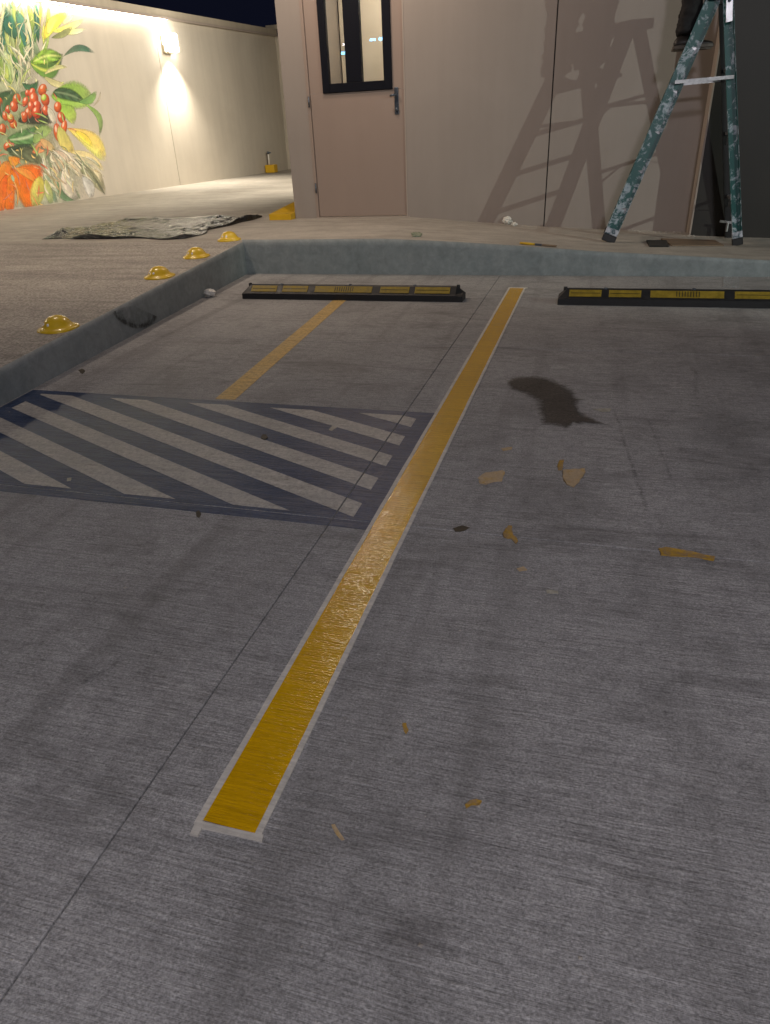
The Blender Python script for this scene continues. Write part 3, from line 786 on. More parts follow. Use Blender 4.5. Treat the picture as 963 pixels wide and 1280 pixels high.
# upper spray of long blades
rnd = random.Random(3)
for i in range(46):
    bx = rnd.uniform(-420, 330); by = rnd.uniform(430, 640); tx = bx+rnd.uniform(-150, 130); ty = rnd.uniform(-60, 260)
    c0 = rnd.choice([DG, TEAL, MG, PALE, (.30, .28, .18), (.12, .22, .08)]); c1 = rnd.choice([LG, PALE, CRM, TEAL, YG, (.55, .5, .3)])
    leaf(A(bx, by), A(tx, ty), rnd.uniform(18, 62)*Z5, c0, c1, None, rnd.uniform(-7, 7), rnd.uniform(.35, .6), 0, 'blade', .7)
for (b, t, w, c0, c1, bd) in (((130, 300), (60, 80), 120, DG, TEAL, -4), ((190, 360), (110, 60), 90, TEAL, (.10, .24, .16), 4), ((210, 420), (180, 30), 60, PALE, CRM, 3),
        ((270, 330), (200, 0), 55, MG, YG, 2), ((290, 330), (265, -20), 50, DG, TEAL, 0), ((330, 340), (300, -30), 40, (.5, .55, .14), YEL, 0), ((300, 300), (345, -20), 30, (.30, .26, .2), CRM, 0),
        ((90, 640), (20, 330), 120, (.20, .30, .08), PALE, -5), ((130, 640), (70, 380), 60, DG, MG, 4), ((60, 600), (-20, 420), 90, YG, MG, 0), ((210, 520), (40, 330), 22, CRM, CRM, 5)):
    leaf(A(*b), A(*t), w*Z5, c0, c1, None, bd, .5, 0, 'blade', .7)
# yellow flower at the top
for (b, t, w, c0, c1, bd) in (((330, 300), (520, 90), 110, (.62, .52, .08), YEL, -5), ((390, 240), (640, 140), 70, (.80, .70, .12), (.85, .78, .35), 3), ((420, 230), (660, 215), 55, YEL, (.8, .76, .5), 3),
        ((360, 260), (450, 100), 70, (.85, .76, .2), YEL, -3), ((385, 285), (550, 195), 60, (.16, .18, .07), (.25, .26, .12), 3), ((470, 180), (560, 110), 50, (.9, .8, .25), (.9, .85, .4), 0)):
    leaf(A(*b), A(*t), w*Z5, c0, c1, None, bd, .5, 0, 'petal', .5)
for i in range(70):
    bx = rnd.uniform(-300, 300); by = rnd.uniform(330, 700); an = rnd.uniform(-2.2, -1.0); L = rnd.uniform(90, 260)
    leaf(A(bx, by), A(bx+L*math.cos(an), by+L*math.sin(an)), rnd.uniform(6, 16)*Z5, rnd.choice([CRM, YG, DG, (.6, .56, .4), PALE]), rnd.choice([CRM, TEAL, LG, (.62, .58, .42)]), None, rnd.uniform(-5, 5), .5, 0, 'stroke', .3)
# broad leaves
leaf(A(220, 470), A(480, 400), 170*Z5, (.13, .26, .04), (.03, .06, .03), (.5, .55, .1), 16, .4, 0, 'leaf', .6)
leaf(A(350, 390), A(480, 410), 80*Z5, (.05, .08, .03), (.02, .03, .02), None, 6, .5, 0, 'leaf', .4)
leaf(A(240, 470), A(485, 430), 130*Z5, (.26, .42, .05), (.14, .26, .05), (.55, .62, .2), -5, .45, 3, 'leaf', .5)
leaf(A(470, 430), A(720, 400), 62*Z5, (.10, .13, .08), (.035, .12, .08), None, -9, .55, 0, 'leaf', .5)
leaf(A(330, 560), A(520, 505), 45*Z5, (.45, .42, .2), (.42, .42, .2), None, -4, .5, 0, 'leaf', .5)
leaf(A(330, 575), A(520, 650), 60*Z5, (.34, .32, .15), (.55, .5, .28), None, 3, .5, 0, 'leaf', .5)
leaf(A(160, 620), A(300, 600), 90*Z5, (.05, .13, .06), (.03, .09, .04), None, 10, .5, 2, 'leaf', .5)
leaf(A(150, 700), A(300, 690), 150*Z5, (.12, .19, .07), (.06, .10, .04), None, 8, .5, 0, 'leaf', .5)
leaf(A(20, 900), A(150, 680), 170*Z5, (.06, .13, .05), (.03, .07, .03), (.1, .16, .07), -10, .5, 0, 'leaf', .5)
leaf(A(380, 720), A(720, 760), 240*Z5, (.20, .38, .04), (.26, .36, .10), None, -4, .5, 0, 'leaf', .5)
leaf(B(440, 10), B(560, 160), 120*Z5, (.22, .40, .05), (.35, .42, .10), None, -5, .45, 0, 'leaf', .4)
leaf(A(640, 780), B(745, 260), 48*Z5, (.22, .36, .08), (.16, .20, .10), None, -10, .45, 0, 'leaf', .5)
leaf(A(700, 800), A(755, 680), 16*Z5, (.30, .26, .18), (.36, .32, .24), None, 3, .5, 0, 'stroke', .3)
leaf(A(395, 690), A(650, 775), 110*Z5, (.035, .075, .035), (.045, .09, .04), (.16, .22, .12), -3, .38, 4, 'leaf', .6)
leaf(A(590, 770), A(730, 680), 70*Z5, (.10, .22, .06), (.20, .32, .10), None, 5, .5, 0, 'leaf', .4)
# berry cluster
leaf(B(130, 130), B(420, 130), 150*Z5, (.03, .03, .02), (.04, .05, .03), None, -6, .5, 0, 'leaf', .3)
for (x, y, rx, ry) in ((205, 700, 17, 26), (240, 700, 26, 40), (320, 675, 32, 45), (125, 745, 30, 42), (190, 765, 22, 40), (255, 745, 34, 52), (340, 750, 32, 50), (105, 800, 30, 44), (60, 825, 22, 36),
        (215, 850, 32, 44), (275, 845, 32, 48), (345, 830, 26, 40), (40, 870, 22, 40), (180, 880, 24, 42), (275, 795, 34, 40), (235, 800, 26, 40), (435, 805, 28, 42), (462, 885, 28, 46), (-30, 820, 30, 42), (-60, 880, 30, 42), (-10, 770, 28, 40)):
    berry(*A(x, y), rx*Z5, ry*Z5, (.62, .05+.03*rnd.random(), .02), rnd.uniform(-.3, .3))
for (x, y, rx, ry) in ((100, 150, 28, 36), (80, 110, 26, 34), (435, 215, 30, 72), (480, 180, 24, 60), (270, 60, 30, 42), (185, 90, 22, 34), (60, 320, 34, 34), (475, 250, 20, 50), (20, 190, 26, 44)):
    berry(*B(x, y), rx*Z5, ry*Z5, (.62, .05+.04*rnd.random(), .02), rnd.uniform(-.2, .2))
berry(*A(75, 880), 22*Z5, 26*Z5, (.75, .25, .06)); berry(*A(330, 735), 20*Z5, 26*Z5, (.5, .42, .08))
# middle
leaf(B(50, 270), B(370, 150), 150*Z5, (.10, .22, .07), (.07, .15, .06), (.42, .5, .3), 6, .45, 5, 'leaf', .5)
leaf(B(250, 300), B(400, 170), 110*Z5, (.20, .30, .09), (.26, .34, .12), None, -4, .5, 0, 'leaf', .5)
leaf(B(360, 20), B(420, 160), 60*Z5, (.45, .42, .34), (.5, .46, .38), None, 0, .5, 0, 'stroke', .5)
leaf(B(40, 340), B(270, 310), 110*Z5, (.04, .07, .04), (.05, .09, .05), None, 4, .5, 0, 'leaf', .5)
leaf(B(60, 370), B(330, 450), 130*Z5, (.07, .10, .05), (.12, .12, .07), None, -6, .5, 3, 'leaf', .5)
leaf(B(240, 370), B(340, 250), 90*Z5, (.55, .16, .06), (.5, .3, .15), None, 4, .5, 0, 'petal', .5)
leaf(B(300, 260), B(420, 360), 70*Z5, (.5, .28, .12), (.42, .36, .18), None, 0, .5, 0, 'petal', .5)
# yellow petals right
leaf(B(500, 180), B(800, 440), 150*Z5, (.60, .44, .12), (.78, .60, .16), None, -8, .55, 0, 'petal', .4)
leaf(B(560, 200), B(700, 330), 60*Z5, (.70, .50, .06), (.75, .58, .1), None, -2, .5, 0, 'petal', .4)
leaf(B(520, 350), B(790, 510), 80*Z5, (.58, .50, .26), (.70, .58, .3), None, -5, .5, 0, 'petal', .4)
leaf(B(440, 160), B(560, 380), 110*Z5, (.42, .42, .12), (.58, .46, .14), None, 3, .5, 0, 'petal', .4)
# pale drooping blades below
for (b, t, w, c0, c1, bd) in (((350, 380), (620, 740), 150, (.40, .40, .30), (.12, .19, .10), 7), ((360, 430), (530, 740), 90, (.5, .46, .36), (.20, .27, .18), 8), ((340, 470), (440, 760), 70, (.3, .34, .22), (.14, .24, .16), 4),
        ((520, 410), (800, 690), 120, (.16, .18, .10), (.30, .28, .18), -6), ((540, 390), (780, 620), 70, (.45, .42, .28), (.5, .44, .3), -9), ((600, 440), (700, 700), 90, (.13, .15, .08), (.35, .33, .22), -4),
        ((480, 470), (590, 740), 110, (.55, .48, .40), (.45, .42, .36), 5), ((620, 540), (690, 720), 90, (.42, .42, .40), (.5, .48, .44), -3), ((520, 420), (620, 560), 60, (.55, .48, .34), (.4, .36, .26), 0),
        ((700, 540), (795, 690), 18, (.10, .11, .07), (.12, .12, .08), 0), ((430, 560), (610, 745), 50, (.10, .18, .09), (.16, .24, .14), 10), ((400, 350), (520, 480), 70, (.5, .36, .26), (.55, .5, .4), -4), ((400, 470), (450, 520), 50, (.2, .12, .09), (.3, .22, .16), 0)):
    leaf(B(*b), B(*t), w*Z5, c0, c1, None, bd, .5, 0, 'blade', .7)
for i in range(60):
    bx = rnd.uniform(280, 640); by = rnd.uniform(330, 560); an = rnd.uniform(.5, 1.5); L = rnd.uniform(80, 240)
    leaf(B(bx, by), B(bx+L*math.cos(an), by+L*math.sin(an)), rnd.uniform(7, 22)*Z5, rnd.choice([CRM, GREY, (.6, .56, .48), PALE, (.14, .16, .09)]), rnd.choice([CRM, (.2, .24, .15), (.62, .58, .46), (.5, .36, .2)]), None, rnd.uniform(-5, 5), .5, 0, 'stroke', .3)
# orange bloom
for (b, t, w, c0, c1, bd) in (((60, 420), (-60, 860), 260, (.75, .22, .03), (.70, .10, .01), 0), ((-220, 500), (-160, 900), 260, (.6, .14, .02), (.6, .1, .01), 0), ((110, 500), (340, 500), 200, (.80, .20, .02), (.72, .12, .015), 6), ((80, 480), (240, 830), 180, (.78, .15, .012), (.70, .13, .012), -6),
        ((90, 520), (90, 850), 120, (.85, .20, .02), (.74, .12, .01), 5), ((50, 520), (20, 830), 90, (.66, .10, .01), (.8, .2, .03), 4), ((100, 480), (290, 600), 70, (.88, .30, .06), (.8, .16, .02), -3), ((60, 400), (160, 420), 90, (.85, .3, .04), (.8, .2, .02), 4)):
    leaf(B(*b), B(*t), w*Z5, c0, c1, None, bd, .5, 0, 'petal', .6)
leaf(B(70, 530), B(120, 800), 14*Z5, (.85, .4, .15), (.8, .25, .05), None, -6, .5, 0, 'stroke', .2)
leaf(B(85, 530), B(105, 590), 26*Z5, (.3, .45, .3), (.4, .5, .3), None, 0, .5, 0, 'stroke', .2)
leaf(B(300, 540), B(260, 800), 130*Z5, (.55, .46, .08), (.34, .36, .12), None, 0, .45, 0, 'petal', .5)
leaf(B(340, 560), B(390, 770), 70*Z5, (.45, .44, .14), (.25, .32, .16), None, 0, .5, 0, 'petal', .5)
leaf(B(130, 810), B(230, 790), 90*Z5, (.3, .34, .1), (.38, .38, .12), None, 4, .5, 0, 'petal', .4)
leaf(B(270, 560), B(300, 760), 20*Z5, (.6, .5, .14), (.5, .45, .12), None, 2, .5, 0, 'stroke', .2)

# loose brush strokes that break up the painted outlines
for i in range(150):
    y_ = rnd.uniform(60, 1560); x_ = rnd.uniform(-100, 330+(260 if y_ > 560 else 60)*rnd.random()); an = (-1.5 if y_ < 640 else 1.0)+rnd.gauss(0, .55); L = rnd.uniform(30, 130)
    if y_ > 1120 and x_ < 320: c_ = rnd.choice([(.85, .22, .03), (.7, .12, .01), (.9, .42, .10), (.5, .07, .01)])
    elif y_ > 1120: c_ = rnd.choice([CRM, (.62, .58, .48), (.18, .20, .12), (.45, .40, .28), (.55, .42, .16)])
    elif y_ > 640: c_ = rnd.choice([LG, DG, MG, (.55, .5, .14), (.5, .06, .02), PALE])
    else: c_ = rnd.choice([LG, YG, PALE, TEAL, MG, (.7, .62, .2)])
    q = lambda X, Y: (X*Z5, Y*Z5)
    leaf(q(x_, y_), q(x_+L*math.cos(an), y_+L*math.sin(an)), rnd.uniform(5, 16)*Z5, c_, mixc(c_, CRM, .4), None, rnd.uniform(-3, 3), .5, 0, 'stroke', .3)

# ------------------------------------------------------------------ building
bd = empty('building', (-1, 9, 0)); tag(bd, 'beige building with steel door and plain panelled front wall', 'building')
XC = -3.37; ZT = 4.6; DX0, DX1, DZ1 = -3.085, -2.03, 2.52; XJN = -.527
def bpart(name, a, b, mat='facade', bev=0, parent=bd):
    bm = bmesh.new(); box(bm, a, b, bev); o = obj(name, bm, mat); return keep(o, parent)
bpart('wall_panel', (XC, YW, .0), (DX0-.02, YW+.15, ZT))
bpart('wall_panel', (DX1+.012, YW, .0), (XJN-.006, YW+.15, ZT))
bpart('wall_panel', (XJN+.006, YW, .0), (7, YW+.15, ZT))
bpart('wall_panel', (DX0-.018, YW+.002, DZ1+.01), (DX1+.010, YW+.148, ZT-.002))
bpart('joint_filler', (XJN-.007, YW+.012, .0), (XJN+.007, YW+.12, ZT-.01), 'seam')
bpart('side_wall', (XC+.001, YW+.152, 0), (XC+.15, 15, ZT))
bpart('roof', (XC+.003, YW+.004, ZT+.002), (7, 15, ZT+.2))
bpart('back_wall', (XC+.152, 14.85, 0), (7, 14.998, ZT))
# reveal of the door opening
bpart('door_frame', (DX0-.0195, YW-.006, ZP), (DX0+.012, YW+.10, DZ1+.008), 'door')
bpart('door_frame', (DX1-.002, YW-.004, ZP), (DX1+.0115, YW+.10, DZ1+.008), 'trim')
bpart('threshold', (DX0-.02, YW-.012, ZP-.02), (DX1+.03, YW+.10, ZP+.010), 'trim')
# door leaf made of lower panel, stiles, top rail
WX0, WX1, WZ0, WZ1 = -2.915, -2.155, 1.53, 2.40
dr = bpart('door', (DX0+.016, YW+.012, ZP+.016), (DX1-.007, YW+.055, WZ0-.001), 'door', .002)
def dpart(name, a, b, mat, bev=0):
    bm = bmesh.new(); box(bm, a, b, bev); o = obj(name, bm, mat); o.parent = dr; o.matrix_parent_inverse = Matrix.Translation(-bd.location).inverted() @ Matrix.Translation(-bd.location); return o
dpart('stile', (DX0+.016, YW+.012, WZ0), (WX0, YW+.055, DZ1-.005), 'door')
dpart('stile', (WX1, YW+.012, WZ0), (DX1-.007, YW+.055, DZ1-.005), 'door')
dpart('top_rail', (WX0+.001, YW+.0125, WZ1), (WX1-.001, YW+.0545, DZ1-.006), 'door')
# black window frame, two sashes
fy0, fy1 = YW-.012, YW+.06
for a, b in (((WX0, WZ0), (WX0+.075, WZ1)), ((WX1-.085, WZ0), (WX1, WZ1)), ((-2.645, WZ0+.083), (-2.475, WZ1-.001))):
    dpart('window_stile', (a[0], fy0, a[1]), (b[0], fy1, b[1]), 'black', .003)
dpart('window_rail', (WX0+.076, fy0+.001, WZ0+.0005), (WX1-.086, fy1, WZ0+.082), 'black', .003)
dpart('window_rail', (WX0+.076, fy0+.001, WZ1-.06), (WX1-.086, fy1, WZ1-.0005), 'black', .003)
dpart('pane', (WX0+.07, YW+.020, WZ0+.07), (-2.64, YW+.025, WZ1-.05), 'glass')
dpart('pane', (-2.48, YW+.014, WZ0+.07), (WX1-.08, YW+.019, WZ1-.05), 'glass')
for z in (.62, 1.46):
    bm = bmesh.new(); tube(bm, [(DX0+.002, YW-.014, z-.05), (DX0+.002, YW-.014, z+.05)], .009, 10); o = obj('hinge', bm, 'steel', None, True); o.parent = dr; o.matrix_parent_inverse = Matrix.Identity(4)
# lever handle on its plate
hx = -2.115
dpart('handle_plate', (hx-.022, YW+.002, 1.30), (hx+.022, YW+.0119, 1.545), 'steel', .004)
bm = bmesh.new(); tube(bm, [(hx, YW+.004, 1.475), (hx, YW-.045, 1.475)], .013, 12); tube(bm, [(hx+.004, YW-.045, 1.475), (hx-.03, YW-.05, 1.474), (hx-.055, YW-.048, 1.468)], [.012, .011, .009], 12)
o = obj('handle', bm, 'steel', None, True); o.parent = dr; o.matrix_parent_inverse = Matrix.Identity(4)
bm = bmesh.new(); lathe(bm, [(.017, 0), (.017, .012), (.012, .02), (0, .021)], 16, (hx+.004, YW+.003, 1.345), Matrix.Rotation(R(90), 3, 'X')); o = obj('lock_cylinder', bm, 'steel', None, True); o.parent = dr; o.matrix_parent_inverse = Matrix.Identity(4)
for o in dr.children: o.matrix_parent_inverse = Matrix.Translation(-Vector((0, 0, 0)))
# fix sub-part transforms: the door sits at the building's offset with an inverse, so its world matrix is identity
# room behind the door window
bpart('room_partition', (-3.2, 9.62, ZP), (-1.2, 9.7, 2.9), 'cream')
bpart('room_partition', (-1.28, YW+.16, ZP), (-1.2, 9.61, 2.9), 'cream')
bpart('room_ceiling', (-3.2, YW+.16, 2.91), (-1.2, 9.7, 2.98), 'cream')
bpart('room_floor', (-3.2, YW+.16, ZP-.02), (-1.2, 9.6, ZP), 'plat')
bpart('room_door_trim', (-2.40, 9.585, ZP), (-2.345, 9.619, 2.6), 'wood')
bpart('room_door_trim', (-2.98, 9.585, ZP), (-2.955, 9.619, 2.6), 'wood')
bpart('cupboard', (-2.30, 9.2, ZP), (-1.35, 9.6, 2.35), 'cream', .004)
rl = lamp('room_light', 'POINT', (-2.2, 8.75, 2.75), 46, (1, .92, .82), .1); rl.parent = bd; rl.matrix_parent_inverse = Matrix.Translation(-bd.location)
# dark projecting pier with its pale edge
pq = (.905, 7.80)
pier = empty('wall_pier', (pq[0], pq[1], .1)); tag(pier, 'dark brown projecting pier with a pale vertical edge behind the ladder', 'pier')
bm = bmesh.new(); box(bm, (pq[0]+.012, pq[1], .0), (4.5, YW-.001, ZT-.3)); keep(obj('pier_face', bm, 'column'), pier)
bm = bmesh.new(); box(bm, (pq[0]-.002, pq[1]-.004, .0), (pq[0]+.0115, YW-.001, ZT-.3)); keep(obj('edge_trim', bm, 'trim'), pier)

# yellow wedge block at building corner
def wedge():
    e = empty('corner_block', (-3.5, 8.0, ZP)); tag(e, 'bright yellow sloped block at the foot of the building corner', 'block')
    bm = bmesh.new()
    x0, x1, ya, yb = -3.645, -3.375, 7.95, 8.90
    f = [(x0, ya, ZP), (x1, ya, ZP), (x1, yb, ZP), (x0+.02, yb, ZP), (x0, ya+.002, ZP+.062), (x1, ya+.002, ZP+.062), (x1, yb, ZP+.17), (x0+.10, yb, ZP+.17), (x1, ya+.30, ZP+.075), (x0+.06, ya+.52, ZP+.13)]
    v = [bm.verts.new(p) for p in f]
    for q in ((0, 1, 5, 4), (4, 5, 8), (4, 8, 9), (9, 8, 6, 7), (0, 4, 9), (0, 9, 7, 3), (3, 7, 6, 2), (1, 2, 6, 8, 5), (0, 3, 2, 1)): bm.faces.new([v[i] for i in q])
    keep(obj('block_body', bm, 'yellow'), e)
wedge()
# standpipe on a yellow block at the far end of the mural wall
sp = empty('standpipe', (XM+.17, 20.0, ZP)); tag(sp, 'small white standpipe on a yellow block at the foot of the cream wall', 'standpipe')
bm = bmesh.new(); box(bm, (-.14, -.13, 0), (.14, .13, .20), .02); obj('base_block', bm, 'yellow', sp)
bm = bmesh.new(); tube(bm, [(-.05, 0, .19), (-.05, 0, .48)], .022, 12); obj('pipe', bm, 'whiteplastic', sp, True)
bm = bmesh.new(); tube(bm, [(-.05, 0, .47), (-.05, 0, .53)], .04, 12); tube(bm, [(-.05, 0, .50), (.04, -.02, .50)], .018, 10); obj('tap', bm, 'steel', sp, True)

# ------------------------------------------------------------------ plastic sheet
def tarp():
    cs = [land(x, y, drive_z) for x, y in ((52, 299.5), (232, 298.5), (328, 271.5), (150, 276))]
    bm = bmesh.new(); NX, NY = 110, 70; V = []
    for j in range(NY+1):
        row = []
        for i in range(NX+1):
            u, v = i/NX, j/NY
            p = (cs[0]*(1-u)+cs[1]*u)*(1-v)+(cs[3]*(1-u)+cs[2]*u)*v
            e = min(u, 1-u, v, 1-v)
            q = Vector((p.x, p.y, 0))
            jx = .10*noise.noise(q*2.3)*(1-min(1, e*6)); jy = .10*noise.noise(q*2.3+Vector((9, 0, 0)))*(1-min(1, e*6))
            h = .002+.016*max(0, noise.noise(q*1.9)+.05)+.05*abs(noise.noise(q*3.6))*max(0, .35+noise.noise(q*1.3))+.020*abs(noise.noise(q*9))
            if e < .05: h += (.05-e)/.05*(.07*max(0, noise.noise(q*1.7+Vector((3, 2, 0)))+.1))
            row.append(bm.verts.new((p.x+jx, p.y+jy, drive_z(p.x, p.y)+h)))
        V.append(row)
    for j in range(NY):
        for i in range(NX): bm.faces.new((V[j][i], V[j][i+1], V[j+1][i+1], V[j+1][i]))
    # turned-down hem
    edge = [V[0][i] for i in range(NX+1)]+[V[j][NX] for j in range(1, NY+1)]+[V[NY][i] for i in range(NX-1, -1, -1)]+[V[j][0] for j in range(NY-1, 0, -1)]
    lo = [bm.verts.new((v.co.x, v.co.y, drive_z(v.co.x, v.co.y)+.001)) for v in edge]; n = len(edge)
    for i in range(n): bm.faces.new((edge[i], edge[(i+1) % n], lo[(i+1) % n], lo[i]))
    o = obj('plastic_sheet', bm, 'tarp', None, True); tag(o, 'crumpled shiny black plastic sheet spread on the raised concrete', 'plastic sheet')
tarp()

# ------------------------------------------------------------------ ladder
LN = Vector((.130, 7.00)); LF = Vector((.150, 7.58)); RN = Vector((1.245, 7.17)); RF = Vector((1.262, 7.74))
def pz3(v): return Vector((v.x, v.y, plat_z(v.x, v.y)))
TN = Vector((.785, 7.22, 1.99)); TF = Vector((.80, 7.55, 1.99))
ldr = empty('step_ladder', (.7, 7.35, .13)); tag(ldr, 'green step ladder splashed with white paint standing against the wall', 'ladder')
def lpart(name, fill, mat, smooth=False, parent=ldr):
    bm = bmesh.new(); fill(bm); o = obj(name, bm, mat, None, smooth); return keep(o, parent)
ft = {}
for key, foot, top, off in (('LN', LN, TN, -.035), ('LF', LF, TF, -.035), ('RN', RN, TN, .05), ('RF', RF, TF, .05)):
    a = pz3(foot)+Vector((0, 0, .018)); b = top+Vector((off, 0, 0)); ft[key] = (a, b)
    near = key[1] == 'N'
    up = (0, -1, 0) if near else (0, 1, 0)
    w = .112 if key[0] == 'L' else .078
    lpart('rail', lambda bm: bar(bm, a, b, w, .030, up, .004), 'ladder' if near or key == 'LF' else 'rubber')
    ax = (b-a).normalized()
    lpart('rubber_foot', lambda bm: bar(bm, a-ax*.016, a+ax*.045, w+.010, .042, up, 0, .004), 'rubber')
    if near or key == 'LF': lpart('foot_collar', lambda bm: bar(bm, a+ax*.046, a+ax*.10, w+.005, .036, up, 0, .003), 'cap')
def at(k, z):
    a, b = ft[k]; return a.lerp(b, (z-a.z)/(b.z-a.z))
for z in (.44, .74, 1.035, 1.33, 1.627):
    p, q = at('LN', z), at('LF', z)
    lpart('step', lambda bm: bar(bm, p+Vector((0, .012, 0)), q-Vector((0, .012, 0)), .078, .026, (0, 0, 1), 0, .003), 'alu')
for z in (.48, 1.0, 1.48):
    p, q = at('RN', z), at('RF', z); m = (p+q)/2
    lpart('rear_bar', lambda bm: bar(bm, p+Vector((0, .012, 0)), q-Vector((0, .012, 0)), .034, .022, (0, 0, 1), 0, .002), 'alu')
    for s, e2, kk in ((p, q, 'RN'), (q, p, 'RF')):
        lo = at(kk, z-.09)
        lpart('knee_brace', lambda bm: bar(bm, lo+(e2-s).normalized()*.014, s.lerp(e2, .33)-Vector((0, 0, .013)), .018, .006), 'alu')
for a, b in (('LN', 'RN'), ('LF', 'RF')):
    z = 1.385; p, q = at(a, z+.015), at(b, z+.03); s = -1 if a == 'LN' else 1
    lpart('spreader', lambda bm: bar(bm, p+Vector((-.02, .022*s, 0)), q+Vector((.02, .022*s, 0)), .007, .026), 'alu')
lpart('top_cap', lambda bm: (box(bm, (.705, 7.15, 1.955), (.895, 7.62, 2.03), .008)), 'cap')
lpart('cap_bracket', lambda bm: (bar(bm, (.845, 7.165, 1.97), (.875, 7.165, 1.79), .05, .012, (0, -1, 0), 0, .002)), 'alu')
lpart('bracket_bolt', lambda bm: lathe(bm, [(.012, 0), (.012, .01), (0, .014)], 10, (.852, 7.159, 1.93), Matrix.Rotation(R(90), 3, 'X')), 'steel')
k = at('RF', .24); lpart('clamp', lambda bm: (bar(bm, k+Vector((-.09, -.03, .02)), k+Vector((.05, -.03, .0)), .012, .02), tube(bm, [k+Vector((-.02, -.05, .01)), k+Vector((-.02, -.05, -.07))], .012, 8)), 'alu')

# ------------------------------------------------------------------ person on the ladder (mostly above the frame)
def person():
    fz = 1.641
    e = empty('person', (.52, 7.38, fz)); tag(e, 'person in dark trousers and dark shoes standing up on the green ladder', 'person')
    def sk(name, verts, edges, mat, sub=2, root=0):
        me = bpy.data.meshes.new(name); me.from_pydata([v[0] for v in verts], edges, []); me.update()
        o = link(name, me, mat)
        o.modifiers.new('skin', 'SKIN').use_smooth_shade = True
        if not me.skin_vertices: me.skin_vertices.new()
        for i, v in enumerate(verts):
            r = v[1]; me.skin_vertices[0].data[i].radius = (r, r) if isinstance(r, (int, float)) else r
            me.skin_vertices[0].data[i].use_root = (i == root)
        s = o.modifiers.new('sub', 'SUBSURF'); s.levels = s.render_levels = sub
        keep(o, e); return o
    yN, yF = 7.27, 7.49
    ank = lambda y: (.50, y, fz+.10)
    V = [((.47, 7.38, fz+.93), (.15, .13)),                                    # pelvis
         ((.46, 7.38, fz+1.10), (.145, .12)), ((.48, 7.38, fz+1.30), (.17, .12)), ((.50, 7.38, fz+1.43), (.13, .10)), ((.515, 7.38, fz+1.50), .058), ((.53, 7.38, fz+1.55), .056),
         ((.545, 7.38, fz+1.62), (.078, .09)), ((.55, 7.38, fz+1.72), (.075, .088)),                    # head
         ((.47, 7.30, fz+.86), .095), ((.53, yN, fz+.50), .066), (ank(yN), .045),
         ((.47, 7.46, fz+.86), .095), ((.54, yF, fz+.50), .066), (ank(yF), .045),
         ((.50, 7.19, fz+1.41), .062), ((.66, 7.10, fz+1.22), .046), ((.86, 7.18, fz+1.40), .034), ((.92, 7.20, fz+1.45), .03),
         ((.50, 7.57, fz+1.41), .062), ((.62, 7.68, fz+1.36), .046), ((.80, 7.76, fz+1.58), .034), ((.84, 7.78, fz+1.65), .03)]
    E_ = [(0, 1), (1, 2), (2, 3), (3, 4), (4, 5), (5, 6), (6, 7), (0, 8), (8, 9), (9, 10), (0, 11), (11, 12), (12, 13), (3, 14), (14, 15), (15, 16), (16, 17), (3, 18), (18, 19), (19, 20), (20, 21)]
    body = sk('body', V, E_, 'skin')
    # trousers: each leg loose with folds, joined at the hip
    T = [((.47, 7.38, fz+.96), (.175, .155)), ((.47, 7.30, fz+.82), .112), ((.50, 7.28, fz+.66), .098), ((.53, yN, fz+.50), .088), ((.505, yN-.003, fz+.36), .082), ((.515, yN, fz+.24), .083), ((.49, yN, fz+.15), .080), ((.495, yN, fz+.085), .082),
         ((.47, 7.46, fz+.82), .112), ((.51, 7.48, fz+.66), .098), ((.54, yF, fz+.50), .088), ((.515, yF, fz+.36), .082), ((.525, yF, fz+.24), .083), ((.50, yF, fz+.15), .080), ((.505, yF, fz+.085), .082), ((.465, 7.38, fz+1.06), (.175, .15))]
    sk('trousers', T, [(0, 1), (1, 2), (2, 3), (3, 4), (4, 5), (5, 6), (6, 7), (0, 8), (8, 9), (9, 10), (10, 11), (11, 12), (12, 13), (13, 14), (0, 15)], 'jeans', 3)
    fold = bpy.data.textures.new('cloth_folds', 'CLOUDS'); fold.noise_scale = .055; fold.noise_depth = 2
    dm = bpy.data.objects['trousers'].modifiers.new('folds', 'DISPLACE'); dm.texture = fold; dm.strength = .045; dm.mid_level = .5
    Tt = [((.465, 7.38, fz+.98), (.19, .165)), ((.455, 7.38, fz+1.12), (.175, .15)), ((.48, 7.38, fz+1.30), (.19, .14)), ((.50, 7.38, fz+1.42), (.14, .115)),
          ((.50, 7.19, fz+1.41), .085), ((.585, 7.14, fz+1.31), .075), ((.65, 7.105, fz+1.23), .07), ((.50, 7.57, fz+1.41), .085), ((.56, 7.63, fz+1.385), .075), ((.615, 7.675, fz+1.365), .07), ((.512, 7.38, fz+1.475), .085)]
    sk('shirt', Tt, [(0, 1), (1, 2), (2, 3), (3, 4), (4, 5), (5, 6), (3, 7), (7, 8), (8, 9), (3, 10)], 'shirt')
    sk('hair', [((.52, 7.38, fz+1.66), (.09, .098)), ((.53, 7.38, fz+1.73), (.085, .095)), ((.535, 7.38, fz+1.785), (.05, .06))], [(0, 1), (1, 2)], 'hair')
    # face
    for y in (7.345, 7.415):
        bm = bmesh.new(); bmesh.ops.create_uvsphere(bm, u_segments=10, v_segments=8, radius=.013, matrix=Matrix.Translation((.617, y, fz+1.655))); keep(obj('eye', bm, 'whiteplastic', None, True), e)
    sk('nose', [((.618, 7.38, fz+1.65), .010), ((.638, 7.38, fz+1.615), .014)], [(0, 1)], 'skin', 1)
    sk('mouth', [((.618, 7.36, fz+1.575), .007), ((.625, 7.38, fz+1.575), .009), ((.618, 7.40, fz+1.575), .007)], [(0, 1), (1, 2)], 'skin', 1)
